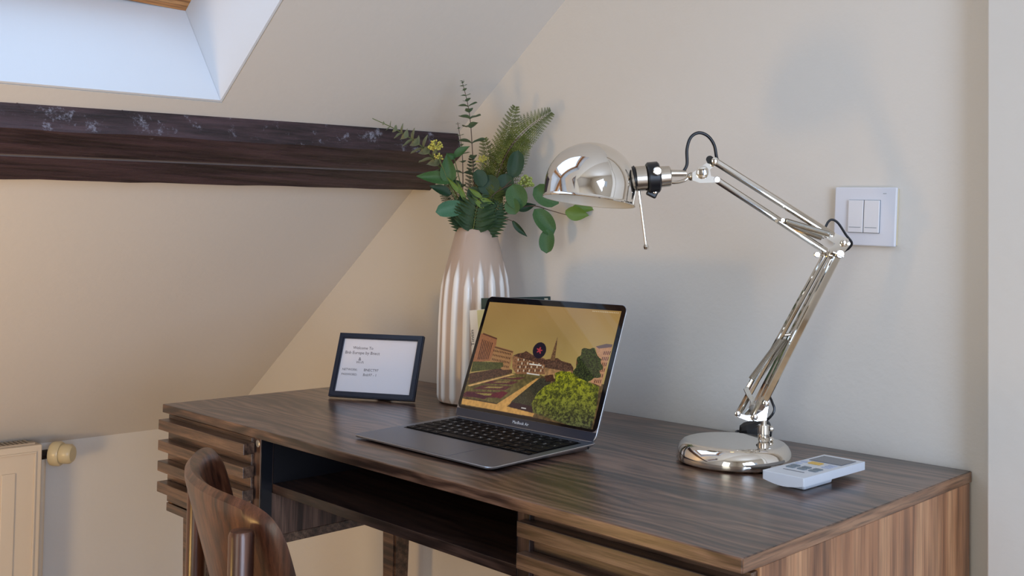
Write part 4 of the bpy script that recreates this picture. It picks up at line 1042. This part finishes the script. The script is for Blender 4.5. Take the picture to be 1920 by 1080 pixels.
# ------------------------------------------------------------------ desk lamp
def lamp():
    bc = on_z(1375.5, 865.5, Z0); R_b = 0.0785
    root = thing('desk_lamp', 'polished nickel swing arm desk lamp with a round base and dome shade', 'lamp', (bc.x, bc.y, Z0))
    T = Matrix.Translation((bc.x, bc.y, Z0))
    obj('lamp_base', lathe([(0, .0004), (R_b - .004, .0004), (R_b - .0005, .0030), (R_b, .006), (R_b - .0006, .012), (R_b - .0024, .0185), (R_b - .0056, .0240), (R_b - .0095, .0275), (R_b - .0135, .0288), (R_b - .019, .0290), (0, .0290)], T, 96, cap=False), M['chrome'], root, smooth=True)
    # everything else stands in the vertical plane through the stem
    dep = depth_of(bc) - 0.004
    A = lambda x, y, o=0.0: at(x, y, dep + o)
    mm = dep / F_PX; side = RGT.copy(); 
    s0 = A(1431.5, 851); ztop = Z0 + .0292
    s0.z = ztop
    s1 = A(1430, 799); sx, sy = s0.x, s0.y
    stem_b = BM(); hh = (A(1430, 797).z - ztop)
    lathe([(0, 0), (.0068, 0), (.0078, .002), (.0078, hh * .40), (.0070, hh * .42), (.0070, hh * .45), (.0082, hh * .48), (.0074, hh), (0, hh)], Matrix.Translation((sx, sy, ztop)), 28, stem_b, cap=False)
    obj('lamp_stem', stem_b, M['chrome'], root, smooth=True)
    top = Vector((sx, sy, ztop + hh))
    obj('swivel_pin', cyl(top + Vector((0, 0, .0002)), top + Vector((0, 0, .020)), .0040, None, 18), M['chrome'], root, smooth=True)
    B = lambda x, y, o, yc: at(x, y, dep + o - (y - yc) * mm * .26)   # a point on a plate that leans back a little
    def knob(p, d, r, l, mt='chrome', nm='knob'): return obj(nm, lathe([(0, 0), (r, 0), (r, l * .8), (r * .8, l), (0, l)], mat_axis(p, d), 18, cap=False), M[mt], root, smooth=True)
    knob(Vector((sx, sy, ztop + hh * .78)) + side * .0084, side, .0036, .0045, nm='thumbscrew'); knob(Vector((sx, sy, ztop + hh * .12)) + side * .0084, side, .0032, .0045, nm='thumbscrew')
    # bottom bracket: two cheek plates
    for o in (-.0105, .0105):
        poly = [B(1412, 779, o, 765), B(1419, 790, o, 765), (B(1437, 788, o, 765)), B(1442, 752, o, 765), B(1437, 742, o, 765), B(1424, 746, o, 765)]
        obj('bracket_plate', prism(poly, FWD * .0014), M['chrome'], root)
    for o in (-.013, .0105):
        obj('bracket_plate', prism([B(1380, 773, o, 780), B(1384, 782, o, 780), B(1403, 789, o, 780), B(1420, 789, o, 780), B(1418, 779, o, 780), B(1398, 779, o, 780)], FWD * .0012), M['chrome'], root)
    for (x, y) in ((1415, 782), (1383, 776), (1436, 757)):
        knob(A(x, y, -.0165), -FWD, .0042, .0025, nm='screw')
    # curved handle plate at the spring foot
    P = smooth_path([A(1398, 727, -.012), A(1404, 740, -.012), A(1411, 752, -.012), A(1408, 766, -.012), A(1397, 778, -.012)], 6); bm = BM()
    for a, b in zip(P, P[1:]): bar(a, b, .0075, .0014, RGT + FWD * .45, bm=bm)
    obj('spring_lever', bm, M['spring'], root)
    obj('spring_link', bar(A(1403, 732), A(1421, 700), .010, .003, RGT, .0006), M['satin'], root)
    # lower arm: broad front channel and slim rear one
    U = UPV
    obj('lower_arm_bar', bar(A(1415, 783, -.008), A(1569, 478, -.008), .0118, .009, RGT + FWD * .24, .0022), M['chrome'], root)
    obj('lower_arm_bar', bar(A(1384, 776, -.004), A(1547, 478, -.004), .0068, .008, RGT + FWD * .24, .0020), M['chrome'], root)
    obj('lower_arm_bar', bar(A(1405, 781, .011), A(1560, 480, .011), .0075, .007, RGT + FWD * .24, .0014), M['chrome'], root)
    obj('cross_pin', cyl(A(1460, 629, -.003), A(1484, 627, -.003), .0022, None, 12), M['satin'], root, smooth=True)
    def spring(a, b, r, turns, wr=.0006):
        a = Vector(a); b = Vector(b); x, y, z = frame_from(b - a); pts = []; N = turns * 9
        for k in range(N + 1):
            t = .06 + .88 * k / N; c = a.lerp(b, t); an = 2 * PI * turns * k / N; pts.append(c + (x * math.cos(an) + y * math.sin(an)) * r)
        return obj('spring', tube([a] + pts + [b], wr, 5), M['spring'], root, smooth=True)
    spring(A(1405, 716, -.015), A(1468, 632, -.015), .0038, 44, .00065); spring(A(1416, 716, .004), A(1478, 632, .004), .0038, 44, .00065)
    # elbow bracket
    for o in (-.014, .0135):
        poly = [B(1558, 434, o, 458), B(1591, 448, o, 458), B(1593, 460, o, 458), B(1578, 480, o, 458), B(1556, 478, o, 458), B(1555, 468, o, 458), B(1566, 457, o, 458), B(1545, 444, o, 458)]
        obj('elbow_plate', prism(poly, FWD * .0013), M['chrome'], root)
    obj('elbow_block', bar(A(1549, 476, .0), A(1571, 478, .0), .008, .022, UPV, .002), M['satin'], root)
    knob(A(1583, 455, -.0145), -FWD, .0050, .003, nm='screw'); knob(A(1590, 457, -.0145), -FWD, .0024, .003, nm='screw')
    wn = knob(A(1573, 476, -.0145), -FWD, .0062, .006, nm='wing_nut')
    obj('wing', bar(A(1560, 472, -.021), A(1582, 482, -.021), .003, .005, UPV, .001), M['chrome'], root)
    knob(A(1531, 477, -.012), -FWD, .0042, .004, nm='knob'); obj('cross_pin', cyl(A(1531, 477, -.010), A(1548, 477, -.004), .0022, None, 10), M['satin'], root, smooth=True)
    # upper arm
    obj('upper_arm_bar', bar(A(1341, 303, -.007), A(1563, 443, -.007), .0088, .009, UPV + FWD * .26, .0022), M['chrome'], root)
    obj('upper_arm_bar', bar(A(1343, 337, -.007), A(1550, 472, -.007), .0076, .009, UPV + FWD * .26, .0020), M['chrome'], root)
    spring(A(1467, 413, -.017), A(1560, 441, -.017), .0040, 46, .00065); spring(A(1463, 418, .006), A(1545, 447, .006), .0038, 42, .00065)
    knob(A(1467, 413, -.018), -FWD, .0030, .0025, nm='screw'); obj('cross_pin', cyl(A(1456, 414, -.016), A(1466, 414, .010), .0024, None, 10), M['satin'], root, smooth=True)
    # head bracket
    for o in (-.013, .0):
        poly = [B(1340, 295, o, 320), B(1346, 306, o, 320), B(1331, 318, o, 320), B(1333, 330, o, 320), B(1349, 334, o, 320), B(1347, 342, o, 320), B(1312, 343, o, 320), B(1298, 338, o, 320), B(1298, 324, o, 320)]
        obj('head_plate', prism(poly, FWD * .0014), M['chrome'], root)
    k1 = knob(A(1317, 323, -.0135), -FWD, .0085, .005, 'chrome', 'pivot_screw')
    obj('screw_slot', bar(A(1319, 317, -.0187), A(1319, 329, -.0187), .0013, .0006, RGT), M['dark_fit'], root)
    knob(A(1340, 302, -.0135), -FWD, .0050, .0035, nm='screw'); knob(A(1344, 337, -.0135), -FWD, .0045, .0035, nm='screw')
    obj('cable_clip', cyl(A(1331, 299, -.012), A(1331, 299, .004), .0052, None, 18), M['black'], root, smooth=True)
    obj('pivot_ball', lathe([(0, -.006), (.003, -.0052), (.0058, -.0015), (.0058, .0015), (.003, .0052), (0, .006)], mat_axis(A(1296, 331, -.006), RGT), 18, cap=False), M['satin'], root, smooth=True)
    # fork from the pivot to the socket clamp
    obj('fork_tube', cyl(A(1240, 325, -.008), A(1286, 325, -.006), .0052, .0044, 18), M['satin'], root, smooth=True)
    obj('fork_rod', tube(smooth_path([A(1250, 341, -.004), A(1268, 342, -.005), A(1284, 338, -.006), A(1292, 331, -.006)], 6), .0024, 10), M['chrome'], root, smooth=True)
    # socket
    ax = (A(1188, 336) - A(1258, 330)).normalized(); S = lambda x: A(1258, 330, -.006).lerp(A(1188, 336, -.006), (1258 - x) / 70.0)
    obj('socket_rear', cyl(S(1257), S(1236), .0140, .0146, 32, bev=.0012), M['satin'], root, smooth=True)
    obj('socket_clamp', cyl(S(1236), S(1213), .0215, .0215, 32, bev=.002), M['black'], root, smooth=True)
    obj('clamp_ear', bar(A(1214, 357, -.006), A(1232, 366, -.006), .012, .008, UPV, .002), M['black'], root)
    knob(A(1228, 360, -.0115), -FWD, .0028, .002, nm='screw'); knob(A(1232, 321, -.0275), -FWD, .0060, .006, 'satin', 'thumbscrew')
    obj('socket_sleeve', cyl(S(1213), S(1190), .0172, .0172, 32, bev=.0015), M['satin'], root, smooth=True)
    obj('socket_collar', cyl(S(1190), S(1184), .0188, .0160, 32), M['black'], root, smooth=True)
    # adjusting rod with a ball end
    obj('adjusting_rod', tube([A(1198, 358, -.012), A(1211, 460, -.012)], .0019, 10), M['chrome'], root, smooth=True)
    obj('rod_knob', lathe([(0, -.0038), (.0028, -.0032), (.0040, 0), (.0028, .0032), (0, .0038)], mat_axis(A(1211.5, 463, -.012), UPV), 16, cap=False), M['chrome'], root, smooth=True)
    # dome shade: opening tilted a little to the right and to the room
    tl = math.radians(7.2); up = (UPV * math.cos(tl) + RGT * math.sin(tl)); up = (up + FWD * .075).normalized()
    rc = A(1104, 376.5, -.006); r = .0628
    MS = mat_axis(rc, up, FWD); prof = [(r + .0006, -.0012), (r + .0012, 0), (r + .0004, .0014), (r, .003), (r, .020)]
    for k in range(1, 17):
        a = PI / 2 * k / 16; prof.append((r * math.cos(a), .020 + r * .96 * math.sin(a)))
    prof[-1] = (0, prof[-1][1]); obj('lamp_shade', lathe(prof, MS, 96, cap=False), M['chrome'], root, smooth=True)
    q_ = r - .0012; prof = [(r + .0004, -.0014), (q_, -.0008), (q_, .020)]
    for k in range(1, 13):
        a = PI / 2 * k / 12; prof.append((q_ * math.cos(a), .020 + q_ * .95 * math.sin(a)))
    prof[-1] = (0, prof[-1][1]); obj('shade_lining', lathe(prof[::-1], MS, 96, cap=False), M['shade_in'], root, smooth=True)
    bl = rc + up * .030
    obj('bulb', lathe([(0, -.022), (.012, -.018), (.0175, -.006), (.016, .006), (.0085, .016), (.008, .026), (0, .026)], mat_axis(bl, up), 28, cap=False), M['shade_in'], root, smooth=True)
    # flex
    cb = .0022
    obj('cord', tube(smooth_path([A(1281, 322, -.004), A(1288, 308, -.004), A(1288, 280, -.004), A(1295, 258, -.004), A(1310, 249, -.003), A(1327, 255, -.002), A(1339, 272, 0), A(1344, 297, .002), A(1349, 305, .006)], 8), cb, 10), M['cord'], root, smooth=True)
    obj('cord', tube(smooth_path([A(1349, 305, .006), A(1400, 340, .008), A(1480, 392, .008), A(1535, 426, .004), A(1545, 429, .0), A(1553, 416, .0), A(1561, 412, .0), A(1572, 419, 0), A(1586, 440, .0), A(1597, 455, .0), A(1592, 465, .003), A(1580, 474, .010), A(1560, 500, .019), A(1500, 620, .020), A(1452, 710, .018), A(1443, 738, .014), A(1447, 752, .006), A(1452, 768, .002), A(1444, 782, .004), A(1430, 793, .020), A(1420, 800, .04)], 8), .0017, 8), M['cord'], root, smooth=True)
    # inline switch lying behind the base
    g0 = on_z(1392, 811, Z0 + .008); g1 = on_z(1446, 802, Z0 + .010)
    g0 = at(1388, 806, dep + .110); g1 = at(1446, 790, dep + .105); g0.z = Z0 + .0180; g1.z = Z0 + .0310
    obj('inline_switch', bar(g0, g1, .032, .022, Vector((0, 0, 1)), .010), M['black'], root)
    e0 = A(1420, 800, .04)
    obj('cord', tube(smooth_path([e0, e0.lerp(g1, .5) + Vector((0, 0, .004)), g1 + (g0 - g1).normalized() * .004], 8), .0017, 8), M['cord'], root, smooth=True)
    t0 = g1.lerp(g0, .5); t0.z = Z0 + .003; k_ = (-.004 - t0.y) / FWD.y; t1 = t0 + Vector((FWD.x, FWD.y, 0)) * k_
    obj('cord', tube(smooth_path([t0, t0.lerp(t1, .5), t1 + Vector((0, -.006, -.0005)), Vector((t1.x, .0026, Z0 + .001)), Vector((t1.x, .0031, Z0 - .02))], 8), .0017, 8), M['cord'], root, smooth=True)
lamp()

# ------------------------------------------------------------------ remote control
def remote():
    zt_ = Z0 + .0195
    a = on_z(1433.7, 882, zt_); b = on_z(1514, 898, zt_); c = on_z(1616.5, 864.4, zt_); d = on_z(1542, 851.2, zt_)
    x = ((b - a) + (c - d)).normalized(); y = Vector((-x.y, x.x, 0)); W_ = ((b - a).length + (c - d).length) / 2; L_ = ((d - a).length + (c - b).length) / 2
    cen = (a + b + c + d) / 4; o_ = cen - x * W_ / 2 - y * L_ / 2
    root = thing('remote_control', 'white air conditioner remote lying beside the lamp base', 'remote control', (cen.x, cen.y, Z0), math.atan2(x.y, x.x))
    RM = basis(Vector((o_.x, o_.y, Z0)), x, y, Vector((0, 0, 1)))
    # body: flat top, belly curved across its width
    bm = BM(); rings = []
    for yy, ins in ((0, .0015), (.001, 0), (L_ - .001, 0), (L_, .0015)):
        pts = [(ins, .0195 - ins * .4), (0 + ins, .0090)]
        for k in range(9):
            t = k / 8; pts.append((ins + (W_ - 2 * ins) * t, .0090 - .0042 * math.sin(PI * t) + (0 if 0 < t < 1 else 0)))
        pts = pts[:1] + pts[2:] + [(W_ - ins, .0195 - ins * .4)]
        rings.append([bm.verts.new(RM @ Vector((px, yy, pz))) for px, pz in pts])
    n = len(rings[0])
    for p, q_ in zip(rings, rings[1:]):
        for i in range(n): bm.faces.new((p[i], p[(i + 1) % n], q_[(i + 1) % n], q_[i]))
    bm.faces.new(rings[0]); bm.faces.new(rings[-1][::-1]); bmesh.ops.recalc_face_normals(bm, faces=bm.faces[:])
    obj('remote_body', bm, M['remote'], root)
    obj('battery_bulge', box((.010, .018, .0002), (W_ - .010, .085, .0078), .003, RM), M['remote'], root)
    zt_ = .0196
    obj('lcd_window', box((.006, L_ - .050, zt_), (W_ - .006, L_ - .012, zt_ + .0006), .0002, RM), M['lcd'], root)
    obj('amber_button', box((W_ * .27, L_ - .070, zt_), (W_ * .55, L_ - .058, zt_ + .0012), .0004, RM), M['yel_btn'], root, label='amber power button')
    for k in range(3):
        x0 = W_ * (.14 + .27 * k); obj('button', box((x0, .040, zt_), (x0 + W_ * .18, .0475, zt_ + .0012), .0004, RM), M['grey_btn'], root)
        obj('button', box((x0, .051, zt_), (x0 + W_ * .18, .0585, zt_ + .0012), .0004, RM), M['grey_btn'], root)
    for k in range(3):
        obj('button', box((W_ * .68, L_ - .062 - k * .008, zt_), (W_ * .88, L_ - .058 - k * .008, zt_ + .0008), .0003, RM), M['pale_btn'], root)
        obj('button', box((W_ * .07, L_ - .068 - k * .013, zt_), (W_ * .20, L_ - .062 - k * .013, zt_ + .0008), .0003, RM), M['pale_btn'], root)
    obj('printed_logo', box((W_ * .22, .026, zt_), (W_ * .72, .0285, zt_ + .0002), 0, RM), M['lcd'], root)
remote()
